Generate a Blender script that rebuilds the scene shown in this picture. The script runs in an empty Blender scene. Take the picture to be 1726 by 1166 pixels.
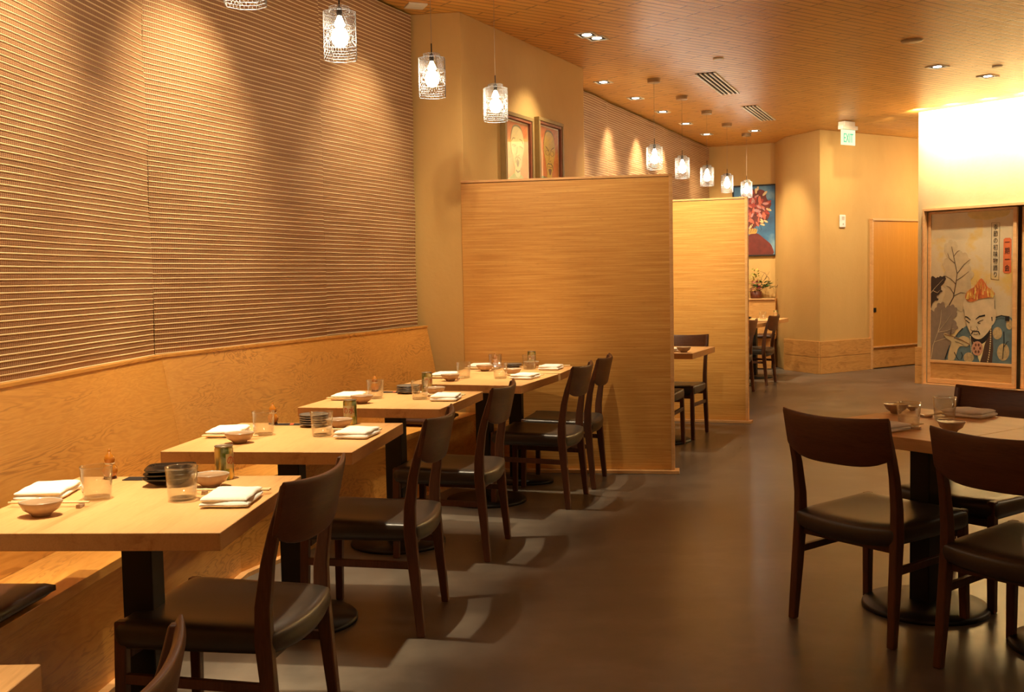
import bpy, bmesh, math, random
from math import sin, cos, pi, radians, atan2, sqrt
from mathutils import Vector, Matrix
random.seed(7)
SC = bpy.context.scene
COL = SC.collection
H_CAM = 1.37
# ------------------------------------------------------------------ camera
cd = bpy.data.cameras.new('camera'); cam = bpy.data.objects.new('camera', cd); COL.objects.link(cam)
cd.sensor_width = 36.0; cd.lens = 1805.0 / 1726.0 * 36.0; cd.clip_start = 0.05; cd.clip_end = 100
cam.matrix_world = Matrix.Translation((0, 0, H_CAM)) @ Matrix.Rotation(radians(90) - 0.0653, 4, 'X') @ Matrix.Rotation(-0.0193, 4, 'Z')
SC.camera = cam
# ------------------------------------------------------------------ world, exposure
SC.view_settings.view_transform = 'Standard'; SC.view_settings.look = 'None'
SC.view_settings.gamma = 1.0; SC.view_settings.use_curve_mapping = False
SC.view_settings.exposure = 0.36
w = bpy.data.worlds.new('world'); SC.world = w; w.use_nodes = True
w.node_tree.nodes['Background'].inputs[0].default_value = (1.0, .75, .45, 1)
w.node_tree.nodes['Background'].inputs[1].default_value = 0.05
WARM = (1.0, .82, .53)
WARM2 = (1.0, .83, .56)
CEIL = 3.19
# lights of the ceiling: (x, y, tx, ty, tz, watts, half-degrees, blend)
def spot(loc, tgt, watts, deg, blend=.6, col=WARM, rad=.03):
    ld = bpy.data.lights.new('spot_beam', 'SPOT'); ld.energy = watts; ld.spot_size = radians(deg)
    ld.spot_blend = blend; ld.color = col; ld.shadow_soft_size = rad
    o = bpy.data.objects.new('spot_beam', ld); COL.objects.link(o)
    o.location = loc
    o.rotation_euler = (Vector(tgt) - Vector(loc)).to_track_quat('-Z', 'Y').to_euler()
    return o
K = 1.8
TABLE_SPOTS = [((-1.15, 1.3), (-1.08, 1.3), 110), ((-1.12, 3.0), (-1.05, 3.0), 150), ((-.98, 4.2), (-.9, 4.2), 145), ((-.72, 5.4), (-.63, 5.45), 145),
               ((-.30, 6.35), (-.2, 6.45), 125), ((.05, 6.95), (.1, 7.0), 80), ((.95, 8.7), (1.1, 8.7), 90), ((2.8, 13.6), (3.05, 13.7), 130)]
WASH_SPOTS = [((-1.15, 2.3), (-1.85, 2.5, 2.2), 60), ((-1.1, 3.75), (-1.78, 3.85, 2.1), 70), ((-.95, 5.05), (-1.66, 5.2, 2.1), 75),
              ((-.35, 6.6), (-1.0, 6.85, 2.2), 40), ((.646, 8.34), (.1, 8.45, 2.4), 28),
              ((.915, 10.3), (.5, 10.45, 2.2), 60), ((1.332, 11.27), (.95, 11.45, 2.2), 45), ((1.754, 12.25), (1.35, 12.4, 2.2), 60), ((2.179, 13.25), (1.8, 13.4, 2.2), 40),
              ((2.626, 14.3), (3.3, 15.6, 1.8), 60), ((3.2, 14.036), (3.8, 15.2, 1.0), 60)]
# ------------------------------------------------------------------ node materials
def lin(h):
    h = h.lstrip('#'); r = []
    for i in (0, 2, 4):
        c = int(h[i:i + 2], 16) / 255
        r.append(c / 12.92 if c <= .04045 else ((c + .055) / 1.055) ** 2.4)
    return (*r, 1)
class NT:
    def __init__(s, name):
        s.m = bpy.data.materials.new(name); s.m.use_nodes = True; s.t = s.m.node_tree
        s.b = s.t.nodes['Principled BSDF']; s.out = s.t.nodes['Material Output']
    def n(s, typ, **kw):
        nd = s.t.nodes.new('ShaderNode' + typ)
        for k, v in kw.items(): setattr(nd, k, v)
        return nd
    def l(s, a, b): s.t.links.new(a, b)
    def val(s, inp, v):
        if hasattr(v, 'is_output') or isinstance(v, bpy.types.NodeSocket): s.l(v, inp)
        else: inp.default_value = v
    def math(s, op, a, b=None, c=None):
        nd = s.n('Math', operation=op); s.val(nd.inputs[0], a)
        if b is not None: s.val(nd.inputs[1], b)
        if c is not None: s.val(nd.inputs[2], c)
        return nd.outputs[0]
    def co(s, scale=(1, 1, 1), rot=(0, 0, 0), src='Object'):
        tc = s.n('TexCoord'); mp = s.n('Mapping'); s.l(tc.outputs[src], mp.inputs[0])
        mp.inputs['Scale'].default_value = scale; mp.inputs['Rotation'].default_value = rot
        return mp.outputs[0]
    def noise(s, vec, scale, detail=3, rough=.5, dist=0):
        nd = s.n('TexNoise'); s.l(vec, nd.inputs['Vector']); nd.inputs['Scale'].default_value = scale
        nd.inputs['Detail'].default_value = detail; nd.inputs['Roughness'].default_value = rough; nd.inputs['Distortion'].default_value = dist
        return nd.outputs['Fac']
    def ramp(s, fac, stops, interp='LINEAR'):
        nd = s.n('ValToRGB'); s.l(fac, nd.inputs[0]); cr = nd.color_ramp; cr.interpolation = interp
        while len(cr.elements) < len(stops): cr.elements.new(.5)
        for e, (p, c) in zip(cr.elements, stops):
            e.position = p; e.color = c if len(c) == 4 else (*c, 1)
        return nd.outputs[0]
    def mix(s, fac, a, b, blend='MIX'):
        nd = s.n('Mix', data_type='RGBA', blend_type=blend); s.val(nd.inputs[0], fac); s.val(nd.inputs[6], a); s.val(nd.inputs[7], b)
        return nd.outputs[2]
    def bump(s, h, strength=.3, dist=.01):
        nd = s.n('Bump'); s.l(h, nd.inputs['Height']); nd.inputs['Strength'].default_value = strength; nd.inputs['Distance'].default_value = dist
        s.l(nd.outputs[0], s.b.inputs['Normal'])
    def base(s, c): s.val(s.b.inputs['Base Color'], c)
    def set(s, **kw):
        for k, v in kw.items(): s.val(s.b.inputs[k.replace('_', ' ')], v)
        return s
BW = ((0, (0, 0, 0, 1)), (1, (1, 1, 1, 1)))
def mat_plain(name, col, rough=.5, metal=0, var=.08, vs=8, **kw):
    t = NT(name); v = t.co(); f = t.noise(v, vs, 4)
    c = lin(col) if isinstance(col, str) else col
    d = tuple(x * (1 - var) for x in c[:3]) + (1,); e = tuple(min(1, x * (1 + var)) for x in c[:3]) + (1,)
    t.base(t.ramp(f, ((.3, d), (.7, e)))); t.set(Roughness=rough, Metallic=metal, **kw); return t.m
def mat_emit(name, col, strength):
    t = NT(name); t.base((0, 0, 0, 1)); t.set(Emission_Color=(*col, 1), Emission_Strength=strength); return t.m
def mat_wood(name, c1, c2, scale=(1, 1, 1), lines=30, rough=.45, dark=None, rot=(0, 0, 0), knots=0, spec=.4, swirl=.0, coat=0):
    # grain runs along the axis with the smallest scale
    t = NT(name); v = t.co(scale, rot)
    n1 = t.noise(v, 1.2, 4, .55, .6)
    wv = t.math('SINE', t.math('MULTIPLY', n1, lines))
    wv = t.math('MULTIPLY_ADD', wv, .5, .5)
    n2 = t.noise(v, 14, 3, .6)
    f = t.math('ADD', t.math('MULTIPLY', wv, .25), t.math('MULTIPLY', n2, .75))
    col = t.ramp(f, ((.2, lin(c2)), (.75, lin(c1))))
    if dark:
        line = t.ramp(wv, ((0, (1, 1, 1, 1)), (.10, (.7, .7, .7, 1)), (.3, (0, 0, 0, 1))))
        big = t.ramp(t.noise(t.co((scale[0] * .8, scale[1] * .8, scale[2] * .8), rot), 1.7, 2), ((.46, (0, 0, 0, 1)), (.62, (1, 1, 1, 1))))
        col = t.mix(t.math('MULTIPLY', t.math('MULTIPLY', line, big), .42), col, lin(dark))
    if knots:
        vo = t.n('TexVoronoi'); t.l(t.co(tuple(x * .8 for x in scale), rot), vo.inputs['Vector']); vo.inputs['Scale'].default_value = knots
        kf = t.ramp(vo.outputs['Distance'], ((0, (1, 1, 1, 1)), (.035, (.6, .6, .6, 1)), (.06, (0, 0, 0, 1))))
        col = t.mix(t.math('MULTIPLY', kf, .8), col, lin('3a1c08'))
    t.base(col); t.set(Roughness=rough); t.b.inputs['Specular IOR Level'].default_value = spec
    if coat: t.set(Coat_Weight=coat, Coat_Roughness=.25)
    t.bump(f, .08, .004)
    return t.m
M = {}
M['oak'] = mat_wood('light oak', 'dfae72', 'c9935a', (1.2, 9, 9), 16, .42, None, (0, 0, 0))
M['oak_y'] = mat_wood('light oak tabletop', 'dfae72', 'cc985f', (14, 1.1, 14), 14, .38, 'a9713c', knots=.5)
M['fir'] = mat_wood('honey fir bench', 'dfa250', 'cf8f3e', (4.5, .7, 7), 110, .36, '8a5320', knots=0, coat=.1)
M['firz'] = mat_wood('fir baseboard', 'd6a15c', 'c48c4a', (1.0, 1.0, 7), 80, .45, '94602c', knots=.5)
M['walnut'] = mat_wood('dark walnut', '633c26', '472a1a', (9, 9, 1.2), 12, .42)
M['walnut_x'] = mat_wood('dark walnut backrest', '633c26', '4a2c1b', (1.5, 8, 14), 14, .40)
M['door'] = mat_wood('honey door veneer', 'd2933c', 'c4842f', (16, 16, .9), 8, .5)
M['dark_wood'] = mat_wood('red brown base wood', '6a331b', '4a2010', (3, 3, 3), 8, .5)
M['gourd'] = mat_wood('turned gourd wood', 'b87420', 'a05f14', (3, 3, 9), 6, .25, coat=.6)
def m_bamboo():
    t = NT('bamboo ply'); v = t.co((1, 1, 1))
    n1 = t.noise(t.co((1.2, 1.2, 70)), 1.5, 3, .7); n2 = t.noise(t.co((2.5, 2.5, 260)), 1, 2, .6)
    n3 = t.noise(t.co((12, 12, 300)), 1.5, 1)
    col = t.ramp(t.math('ADD', t.math('MULTIPLY', n1, .6), t.math('MULTIPLY', n2, .4)), ((.3, lin('bb7c34')), (.5, lin('d1984c')), (.68, lin('e6b668'))))
    node = t.ramp(n3, ((.66, (0, 0, 0, 1)), (.72, (1, 1, 1, 1))))
    col = t.mix(t.math('MULTIPLY', node, .35), col, lin('7c4a1c'))
    t.base(col); t.set(Roughness=.4); t.bump(n2, .1, .003); return t.m
M['bamboo'] = m_bamboo()
def m_plaster(name, c1, c2):
    t = NT(name); n1 = t.noise(t.co((1, 1, .6)), 1.1, 5, .6, .4); n2 = t.noise(t.co(), 35, 3)
    t.base(t.ramp(n1, ((.3, lin(c2)), (.7, lin(c1))))); t.set(Roughness=.75); t.bump(t.math('ADD', n1, t.math('MULTIPLY', n2, .15)), .35, .02); return t.m
M['plaster'] = m_plaster('ochre plaster', 'd2aa66', 'c59c58')
M['plaster_w'] = m_plaster('pale trowelled plaster', 'd8c08c', 'cbb07a')
def m_floor():
    t = NT('polished concrete'); n1 = t.noise(t.co(), .55, 5, .6, .8); n2 = t.noise(t.co(), 3.2, 5, .6, .2)
    f = t.math('ADD', t.math('MULTIPLY', n1, .55), t.math('MULTIPLY', n2, .45))
    col = t.ramp(f, ((.33, lin('4a423a')), (.5, lin('635a50')), (.66, lin('7e7467'))))
    t.base(col); t.l(t.ramp(n2, ((.25, (.27,) * 3), (.75, (.34,) * 3))), t.b.inputs['Roughness']); t.b.inputs['Specular IOR Level'].default_value = .45
    t.bump(n1, .02, .01); return t.m
M['floor'] = m_floor()
def m_ceiling():
    t = NT('bamboo strip ceiling'); tc = t.n('TexCoord'); mp = t.n('Mapping'); mp.vector_type = 'TEXTURE'
    t.l(tc.outputs['Object'], mp.inputs[0]); mp.inputs['Rotation'].default_value = (0, 0, radians(35))
    br = t.n('TexBrick'); t.l(mp.outputs[0], br.inputs['Vector']); br.offset = .37; br.offset_frequency = 3; br.squash = 1
    br.inputs['Scale'].default_value = 1; br.inputs['Brick Width'].default_value = .55; br.inputs['Row Height'].default_value = .072
    br.inputs['Mortar Size'].default_value = .008; br.inputs['Mortar Smooth'].default_value = .3; br.inputs['Bias'].default_value = 0
    br.inputs['Color1'].default_value = lin('e2a84c'); br.inputs['Color2'].default_value = lin('d2933a'); br.inputs['Mortar'].default_value = lin('6a3c16')
    mp2 = t.n('Mapping'); t.l(mp.outputs[0], mp2.inputs[0]); mp2.inputs['Scale'].default_value = (1.5, 60, 1)
    n = t.noise(mp2.outputs[0], 1.5, 2)
    col = t.mix(.35, br.outputs['Color'], t.ramp(n, ((.3, lin('c48438')), (.7, lin('eab45e')))))
    t.base(col); t.set(Roughness=.38)
    h = t.math('ADD', t.math('MULTIPLY', br.outputs['Fac'], -1), t.math('MULTIPLY', n, .3))
    t.bump(h, .6, .012); return t.m
M['ceiling'] = m_ceiling()
def m_blind():
    t = NT('woven reed blind'); tc = t.n('TexCoord'); sx = t.n('SeparateXYZ'); t.l(tc.outputs['UV'], sx.inputs[0])
    u, v = sx.outputs[0], sx.outputs[1]
    fr = t.math('FRACT', v); row = t.math('FLOOR', v)
    reed = t.ramp(fr, ((0, (1, 1, 1, 1)), (.20, (1, 1, 1, 1)), (.27, (0, 0, 0, 1)), (.97, (0, 0, 0, 1)), (1, (1, 1, 1, 1))))
    # fine match sticks and the warp threads
    tick = t.math('MULTIPLY_ADD', t.math('SINE', t.math('MULTIPLY', u, 2 * pi / .0125)), .5, .5)
    match = t.math('MULTIPLY_ADD', t.math('SINE', t.math('MULTIPLY', v, 2 * pi * 4)), .5, .5)
    cx = t.n('CombineXYZ'); t.l(t.math('MULTIPLY', u, .8), cx.inputs[0]); t.l(row, cx.inputs[1])
    rn = t.noise(cx.outputs[0], 1.7, 2)
    brown = t.mix(t.math('MULTIPLY', tick, .8), lin('8a5a3c'), lin('c49a6c'))
    brown = t.mix(t.math('MULTIPLY', match, .35), brown, lin('6a452c'))
    light = t.mix(rn, lin('d2b27c'), lin('f0deb0'))
    col = t.mix(reed, brown, light)
    col = t.mix(t.math('MULTIPLY', t.ramp(rn, ((.3, (1, 1, 1, 1)), (.5, (0, 0, 0, 1)))), .35), col, lin('7c5433'))
    t.base(col); t.set(Roughness=.55); t.b.inputs['Specular IOR Level'].default_value = .25
    t.bump(t.math('ADD', match, t.math('MULTIPLY', tick, .6)), .35, .002); return t.m
M['blind'] = m_blind()
def m_leather():
    t = NT('charcoal leather'); n = t.noise(t.co(), 160, 2); n2 = t.noise(t.co(), 5, 3)
    t.base(t.ramp(n2, ((.3, lin('2f2822')), (.7, lin('3d352d'))))); t.set(Roughness=.36); t.bump(n, .12, .001); return t.m
M['leather'] = m_leather()
M['cushion'] = mat_plain('brown leather cushion', '3a1f14', .38)
M['black_metal'] = mat_plain('black powder coated steel', '17130f', .45, .3)
M['black'] = mat_plain('matte black', '0c0a09', .6)
M['slot'] = mat_plain('dark vent slot', '120c08', .9)
M['napkin'] = mat_plain('white cotton napkin', 'ece6da', .9, vs=60, var=.05)
M['ceramic'] = mat_plain('speckled beige ceramic', 'a98b6c', .25, vs=20, var=.2)
M['glaze'] = mat_plain('pale grey glaze', 'b9b2a4', .15, vs=14, var=.15)
M['black_ceramic'] = mat_plain('black lacquer', '120f0e', .16)
M['grey_ceramic'] = mat_plain('grey brown stoneware', '6a6056', .3, vs=30, var=.25)
M['chopstick'] = mat_plain('pale bamboo chopstick', 'e2c48e', .55)
M['orange'] = mat_plain('orange print', 'c2542a', .5)
M['white_metal'] = mat_plain('white painted metal', 'e6dfd2', .5)
M['offwhite'] = mat_plain('off white plastic', 'ded5bf', .45)
M['nickel'] = mat_plain('brushed nickel', 'a89880', .35, .9)
M['bronze'] = mat_plain('bronze canopy', 'a88c68', .45, .2)
M['wire'] = mat_plain('pale wire', '8a8680', .4, .3)
M['cord'] = mat_plain('clear grey cord', '9a8c78', .4)
M['can'] = None
def m_can():
    t = NT('gold and green can print'); tc = t.n('TexCoord'); sx = t.n('SeparateXYZ'); t.l(tc.outputs['Object'], sx.inputs[0])
    ang = t.math('ARCTAN2', sx.outputs[1], sx.outputs[0])
    st = t.math('SINE', t.math('MULTIPLY', ang, 3))
    c = t.ramp(t.math('MULTIPLY_ADD', st, .5, .5), ((0, lin('5d6a2a')), (.35, lin('8b8a44')), (.6, lin('c9a03a')), (1, lin('d8c074'))))
    n = t.ramp(t.noise(t.co(), 60, 2), ((.45, (0, 0, 0, 1)), (.6, (1, 1, 1, 1))))
    c = t.mix(t.math('MULTIPLY', n, .3), c, lin('b8b49a'))
    t.base(c); t.set(Roughness=.28, Metallic=.75); return t.m
M['can'] = m_can()
M['label'] = mat_plain('pale can label', 'c2ae7a', .35)
M['red'] = mat_plain('red print', 'b3231a', .4)
def m_glass(name, tint=(1, 1, 1, 1), refl=.9):
    t = NT(name); g = t.n('BsdfGlossy'); g.inputs['Roughness'].default_value = .02; tr = t.n('BsdfTransparent'); tr.inputs[0].default_value = tint
    lw = t.n('LayerWeight'); lw.inputs['Blend'].default_value = .5
    mx = t.n('MixShader'); f = t.math('MULTIPLY_ADD', t.math('POWER', lw.outputs['Facing'], 2.3), refl, .06); t.l(f, mx.inputs[0]); t.l(tr.outputs[0], mx.inputs[1]); t.l(g.outputs[0], mx.inputs[2])
    t.l(mx.outputs[0], t.out.inputs[0]); return t.m
M['glass'] = m_glass('clear tumbler glass', (.97, .97, .95, 1))
M['pic_glass'] = m_glass('picture glazing', (.98, .98, .98, 1), .25)
M['bulb'] = mat_emit('glowing bulb', (1, .88, .68), 80)
M['bulb_top'] = mat_emit('glowing bulb neck', (1, .86, .66), 30)
M['lens'] = mat_emit('downlight lens', (1, .9, .75), 25)
M['exit_panel'] = mat_emit('exit sign panel', (.80, .95, .55), .95)
M['exit_green'] = mat_emit('exit sign lettering', (.12, .72, .35), .8)
def paint(name, col, rough=.6, var=.10, vs=14): return mat_plain(name, col, rough, var=var, vs=vs)
# ------------------------------------------------------------------ mesh builder
class MB:
    def __init__(s): s.v = []; s.f = []; s.uv = None
    def add(s, vs, fs):
        o = len(s.v); s.v += [tuple(p) for p in vs]; s.f += [tuple(i + o for i in f) for f in fs]; return s
    def box(s, c, d, rz=0, mtx=None):
        cx, cy, cz = c; x, y, z = d[0] / 2, d[1] / 2, d[2] / 2
        vs = [Vector((a * x, b * y, e * z)) for e in (-1, 1) for b in (-1, 1) for a in (-1, 1)]
        if rz: vs = [Matrix.Rotation(rz, 3, 'Z') @ p for p in vs]
        if mtx: vs = [mtx @ p for p in vs]
        return s.add([p + Vector(c) for p in vs], [(0, 2, 3, 1), (4, 5, 7, 6), (0, 1, 5, 4), (2, 6, 7, 3), (0, 4, 6, 2), (1, 3, 7, 5)])
    def prism(s, pts, z0, z1):
        n = len(pts)
        a = sum(pts[i][0] * pts[(i + 1) % n][1] - pts[(i + 1) % n][0] * pts[i][1] for i in range(n))
        if a < 0: pts = pts[::-1]
        vs = [(p[0], p[1], z0) for p in pts] + [(p[0], p[1], z1) for p in pts]
        return s.add(vs, [tuple(range(n - 1, -1, -1)), tuple(range(n, 2 * n))] + [(i, (i + 1) % n, n + (i + 1) % n, n + i) for i in range(n)])
    def flat(s, pts, y, th=.002):
        # picture shape in the local XZ plane, facing -Y
        n = len(pts)
        a = sum(pts[i][0] * pts[(i + 1) % n][1] - pts[(i + 1) % n][0] * pts[i][1] for i in range(n))
        if a < 0: pts = pts[::-1]
        vs = [(p[0], y, p[1]) for p in pts] + [(p[0], y + th, p[1]) for p in pts]
        return s.add(vs, [tuple(range(n)), tuple(range(2 * n - 1, n - 1, -1))] + [(i, n + i, n + (i + 1) % n, (i + 1) % n) for i in range(n)])
    def sweep(s, secs):
        # list of rings of equal length -> closed solid
        n = len(secs[0]); o = len(s.v)
        for r in secs: s.v += [tuple(p) for p in r]
        for k in range(len(secs) - 1):
            for i in range(n):
                s.f.append((o + k * n + i, o + k * n + (i + 1) % n, o + (k + 1) * n + (i + 1) % n, o + (k + 1) * n + i))
        s.f.append(tuple(o + i for i in range(n - 1, -1, -1))); s.f.append(tuple(o + (len(secs) - 1) * n + i for i in range(n)))
        return s
    def tube(s, pts, r, n=8):
        pts = [Vector(p) for p in pts]; rings = []; m = len(pts)
        if not hasattr(r, '__len__'): r = [r] * m
        up0 = None
        for i, p in enumerate(pts):
            d = (pts[min(i + 1, m - 1)] - pts[max(i - 1, 0)]).normalized()
            if up0 is None: up0 = Vector((0, 0, 1)) if abs(d.z) < .9 else Vector((1, 0, 0))
            a = (up0 - d * up0.dot(d)).normalized(); up0 = a; b = d.cross(a)
            rings.append([p + (a * cos(2 * pi * k / n) + b * sin(2 * pi * k / n)) * r[i] for k in range(n)])
        return s.sweep(rings)
    def lathe(s, prof, n=32, c=(0, 0, 0), close=True, lobe=None):
        o = len(s.v); m = len(prof)
        for (r, z) in prof:
            for k in range(n):
                a = 2 * pi * k / n; rr = r * (lobe(a) if lobe else 1)
                s.v.append((c[0] + rr * cos(a), c[1] + rr * sin(a), c[2] + z))
        for j in range(m - 1):
            for k in range(n):
                s.f.append((o + j * n + k, o + j * n + (k + 1) % n, o + (j + 1) * n + (k + 1) % n, o + (j + 1) * n + k))
        if close:
            s.f.append(tuple(o + k for k in range(n - 1, -1, -1))); s.f.append(tuple(o + (m - 1) * n + k for k in range(n)))
        return s
    def mesh(s, name, mat, smooth=False):
        me = bpy.data.meshes.new(name); me.from_pydata(s.v, [], s.f)
        if mat: me.materials.append(M[mat] if isinstance(mat, str) else mat)
        if smooth: me.polygons.foreach_set('use_smooth', [True] * len(me.polygons))
        me.update()
        return me
    def build(s, name, mat, parent=None, loc=(0, 0, 0), rz=0, smooth=False, bevel=0, seg=2, subsurf=0, angle=None):
        me = s.mesh(name, mat, smooth)
        o = bpy.data.objects.new(name, me); COL.objects.link(o); o.location = loc; o.rotation_euler[2] = rz
        if parent: o.parent = parent
        if bevel:
            b = o.modifiers.new('bevel', 'BEVEL'); b.width = bevel; b.segments = seg; b.limit_method = 'ANGLE'; b.angle_limit = radians(40)
            me.polygons.foreach_set('use_smooth', [True] * len(me.polygons))
            b.harden_normals = True
        if subsurf:
            b = o.modifiers.new('sub', 'SUBSURF'); b.levels = subsurf; b.render_levels = subsurf
        return o
def tag(o, label, cat, group=None):
    o['label'] = label; o['category'] = cat
    if group: o['group'] = group
    return o
def thing(name, label, cat, loc=(0, 0, 0), rz=0, group=None):
    o = bpy.data.objects.new(name, None); COL.objects.link(o); o.empty_display_size = .05
    o.location = loc; o.rotation_euler[2] = rz
    return tag(o, label, cat, group)
def struct(mb, name, mat, **kw):
    o = mb.build(name, mat, **kw); o['kind'] = 'structure'; return o
KIDS = {}
def kids(o):
    return [c for c in COL.objects if c.parent == o]
def dup(root, loc, rz, label, group=None):
    r = root.copy(); COL.objects.link(r); r.location = loc; r.rotation_euler = (0, 0, rz); r['label'] = label
    if group: r['group'] = group
    for ch in kids(root):
        c = ch.copy(); COL.objects.link(c); c.parent = r
        for g in kids(ch):
            d = g.copy(); COL.objects.link(d); d.parent = c
    return r
class Proto:
    """first placement moves the built thing itself, later ones copy it"""
    def __init__(s, root, group): s.root = root; s.used = False; s.group = group
    def place(s, loc, rz, label):
        if not s.used:
            s.used = True; s.root.location = loc; s.root.rotation_euler = (0, 0, rz); s.root['label'] = label
            if s.group: s.root['group'] = s.group
            return s.root
        return dup(s.root, loc, rz, label, s.group)
def text_mesh(body, size, depth=.001):
    cu = bpy.data.curves.new('lettering', 'FONT'); cu.body = body; cu.size = size; cu.extrude = depth; cu.align_x = 'CENTER'; cu.align_y = 'CENTER'
    cu.resolution_u = 3
    o = bpy.data.objects.new('lettering_tmp', cu); COL.objects.link(o)
    bpy.context.view_layer.update()
    me = bpy.data.meshes.new_from_object(o.evaluated_get(bpy.context.evaluated_depsgraph_get()))
    COL.objects.unlink(o); bpy.data.objects.remove(o); return me
def smooth_loop(pts, k=5):
    n = len(pts); out = []
    for i in range(n):
        p0, p1, p2, p3 = (Vector(pts[(i + j) % n]) for j in (-1, 0, 1, 2))
        for q in range(k):
            t = q / k
            out.append(tuple(.5 * ((2 * p1) + (-p0 + p2) * t + (2 * p0 - 5 * p1 + 4 * p2 - p3) * t * t + (-p0 + 3 * p1 - 3 * p2 + p3) * t ** 3)))
    return out
def stroke(mb, pts, w0, w1, y, th=.0012):
    """a brush stroke in the XZ plane"""
    n = len(pts); L = []; R = []
    for i, p in enumerate(pts):
        a = Vector(pts[max(i - 1, 0)]); b = Vector(pts[min(i + 1, n - 1)]); d = (b - a)
        if d.length == 0: d = Vector((1, 0))
        d.normalize(); nn = Vector((-d.y, d.x)); t = i / (n - 1); ww = (w0 * (1 - t) + w1 * t) / 2
        L.append(tuple(Vector(p) + nn * ww)); R.append(tuple(Vector(p) - nn * ww))
    for i in range(n - 1):
        mb.flat([L[i], L[i + 1], R[i + 1], R[i]], y, th)
    return mb
# ------------------------------------------------------------------ room shell
BK0, BKK, BKE = Vector((-1.97, .6)), Vector((-1.638, 4.988)), Vector((-.594, 7.515))
BK0 = BKK + (Vector((-1.748, 3.637)) - BKK).normalized() * 4.6
def offs(d):
    """the window-side polyline moved d metres into the room"""
    d1 = (BKK - BK0).normalized(); d2 = (BKE - BKK).normalized()
    n1 = Vector((d1.y, -d1.x)); n2 = Vector((d2.y, -d2.x))
    m = (n1 + n2).normalized(); m = m / m.dot(n1)
    return BK0 + n1 * d, BKK + m * d, BKE + n2 * d
struct(MB().box((3, 7, -.05), (14, 20, .1)), 'floor', 'floor')
struct(MB().box((3, 7, CEIL + .05), (14, 20, .1)), 'ceiling', 'ceiling')
a, b, c = offs(-.14); a2, b2, c2 = offs(-.30)
struct(MB().prism([a, b, c, c2 + Vector((0, .3)), b2, a2], 0, CEIL), 'wall_left', 'plaster')
# pilaster with the portrait wall
PA, PB = Vector((-.315, 7.507)), Vector((.677, 9.611))
struct(MB().prism([(-.72, 7.57), tuple(PA), tuple(PB), (.38, 9.74), (-.95, 7.9)], 0, CEIL), 'wall_pilaster', 'plaster', bevel=.004)
W2A, W2B = Vector((.36, 9.86)), Vector((2.932, 15.792))
d = (W2B - W2A).normalized(); nl = Vector((-d.y, d.x))
struct(MB().prism([W2A - d * .25 + nl * .05, W2B + nl * .05, W2B + nl * .2, W2A - d * .3 + nl * .25], 0, CEIL), 'wall_left_far', 'plaster')
BWA, BWB = Vector((2.932, 15.792)), Vector((3.895, 15.384))
d = (BWB - BWA).normalized(); nb = Vector((-d.y, d.x))
struct(MB().prism([BWA - d * .3, BWB + d * .2, BWB + d * .2 + nb * .2, BWA - d * .3 + nb * .2], 0, CEIL), 'wall_back', 'plaster')
CA, CB = Vector((4.05, 14.05)), Vector((5.77, 15.21))
d = (CB - CA).normalized(); nc = Vector((-d.y, d.x))
struct(MB().prism([CA, CA + d * 3.2, CA + d * 3.2 + nc * .3, CA + d * .5 + nc * 1.0, (4.1, 15.5), (3.80, 15.42), (3.78, 14.8)], 0, CEIL), 'wall_exit', 'plaster', bevel=.006)
MA = Vector((4.82, 12.70)); dm = (Vector((5.568, 11.653)) - Vector((4.885, 12.609))).normalized(); nm = Vector((-dm.y, dm.x)); nm = nm if nm.dot(MA) > 0 else -nm
# pale wall with an opening for the painted sliding screens
def mw(t, o=0): return MA + dm * t + nm * o
wm = MB(); wm.prism([mw(0), mw(.10), mw(.10, .25), mw(0, .25)], 0, CEIL); wm.prism([mw(.10), mw(4.6), mw(4.6, .25), mw(.10, .25)], 2.06, CEIL)
wm.prism([mw(3.4), mw(4.6), mw(4.6, .25), mw(3.4, .25)], 0, 2.06)
struct(wm, 'wall_right', 'plaster_w')
al = MB(); al.prism([mw(.1, .35), mw(3.5, .35), mw(3.5, .45), mw(.1, .45)], 0, 2.2); al.prism([mw(0, .25), mw(.10, .25), mw(.10, .45), mw(0, .45)], 0, 2.2); al.prism([mw(.1, .25), mw(3.5, .25), mw(3.5, .35), mw(.1, .35)], 2.06, 2.2)  # end and top pieces added out of sight to stop light leaking in
struct(al, 'wall_right_alcove', 'plaster_w')
p = mw(4.6)
struct(MB().prism([p, (p.x, -2.4), (p.x + .2, -2.4), p + Vector((.2, 0))], 0, CEIL), 'wall_right_near', 'plaster')
struct(MB().prism([(-2.6, -2.4), (p.x, -2.4), (p.x, -2.6), (-2.6, -2.6)], 0, CEIL), 'wall_behind', 'plaster')
struct(MB().prism([CA + d * 3.2, mw(4.6, .25), mw(4.6, .25) + Vector((.2, 0)), CA + d * 3.2 + Vector((.2, 0))], 0, CEIL), 'wall_far_right', 'plaster')
# ------------------------------------------------------------------ baseboards
def board(A, B, h, th, out, name, z0=0, mat='firz'):
    L = (B - A).length; rz = atan2((B - A).y, (B - A).x)
    return struct(MB().box((L / 2, -th / 2 if out else th / 2, z0 + h / 2), (L, th, h)), name, mat, loc=(A.x, A.y, 0), rz=rz, bevel=.003)
cl = Vector((3.78, 14.8))
board(cl, CA, .215, .02, True, 'baseboard_column', 0); board(cl, CA, .21, .02, True, 'baseboard_column_upper', .22)
board(CA, CA + d * 1.02, .215, .02, True, 'baseboard_exit', 0); board(CA, CA + d * 1.02, .21, .02, True, 'baseboard_exit_upper', .22)
board(mw(-.02, .0), mw(.082), .215, .02, True, 'baseboard_right', 0); board(mw(-.02), mw(.082), .215, .02, True, 'baseboard_right_upper', .22)
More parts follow.
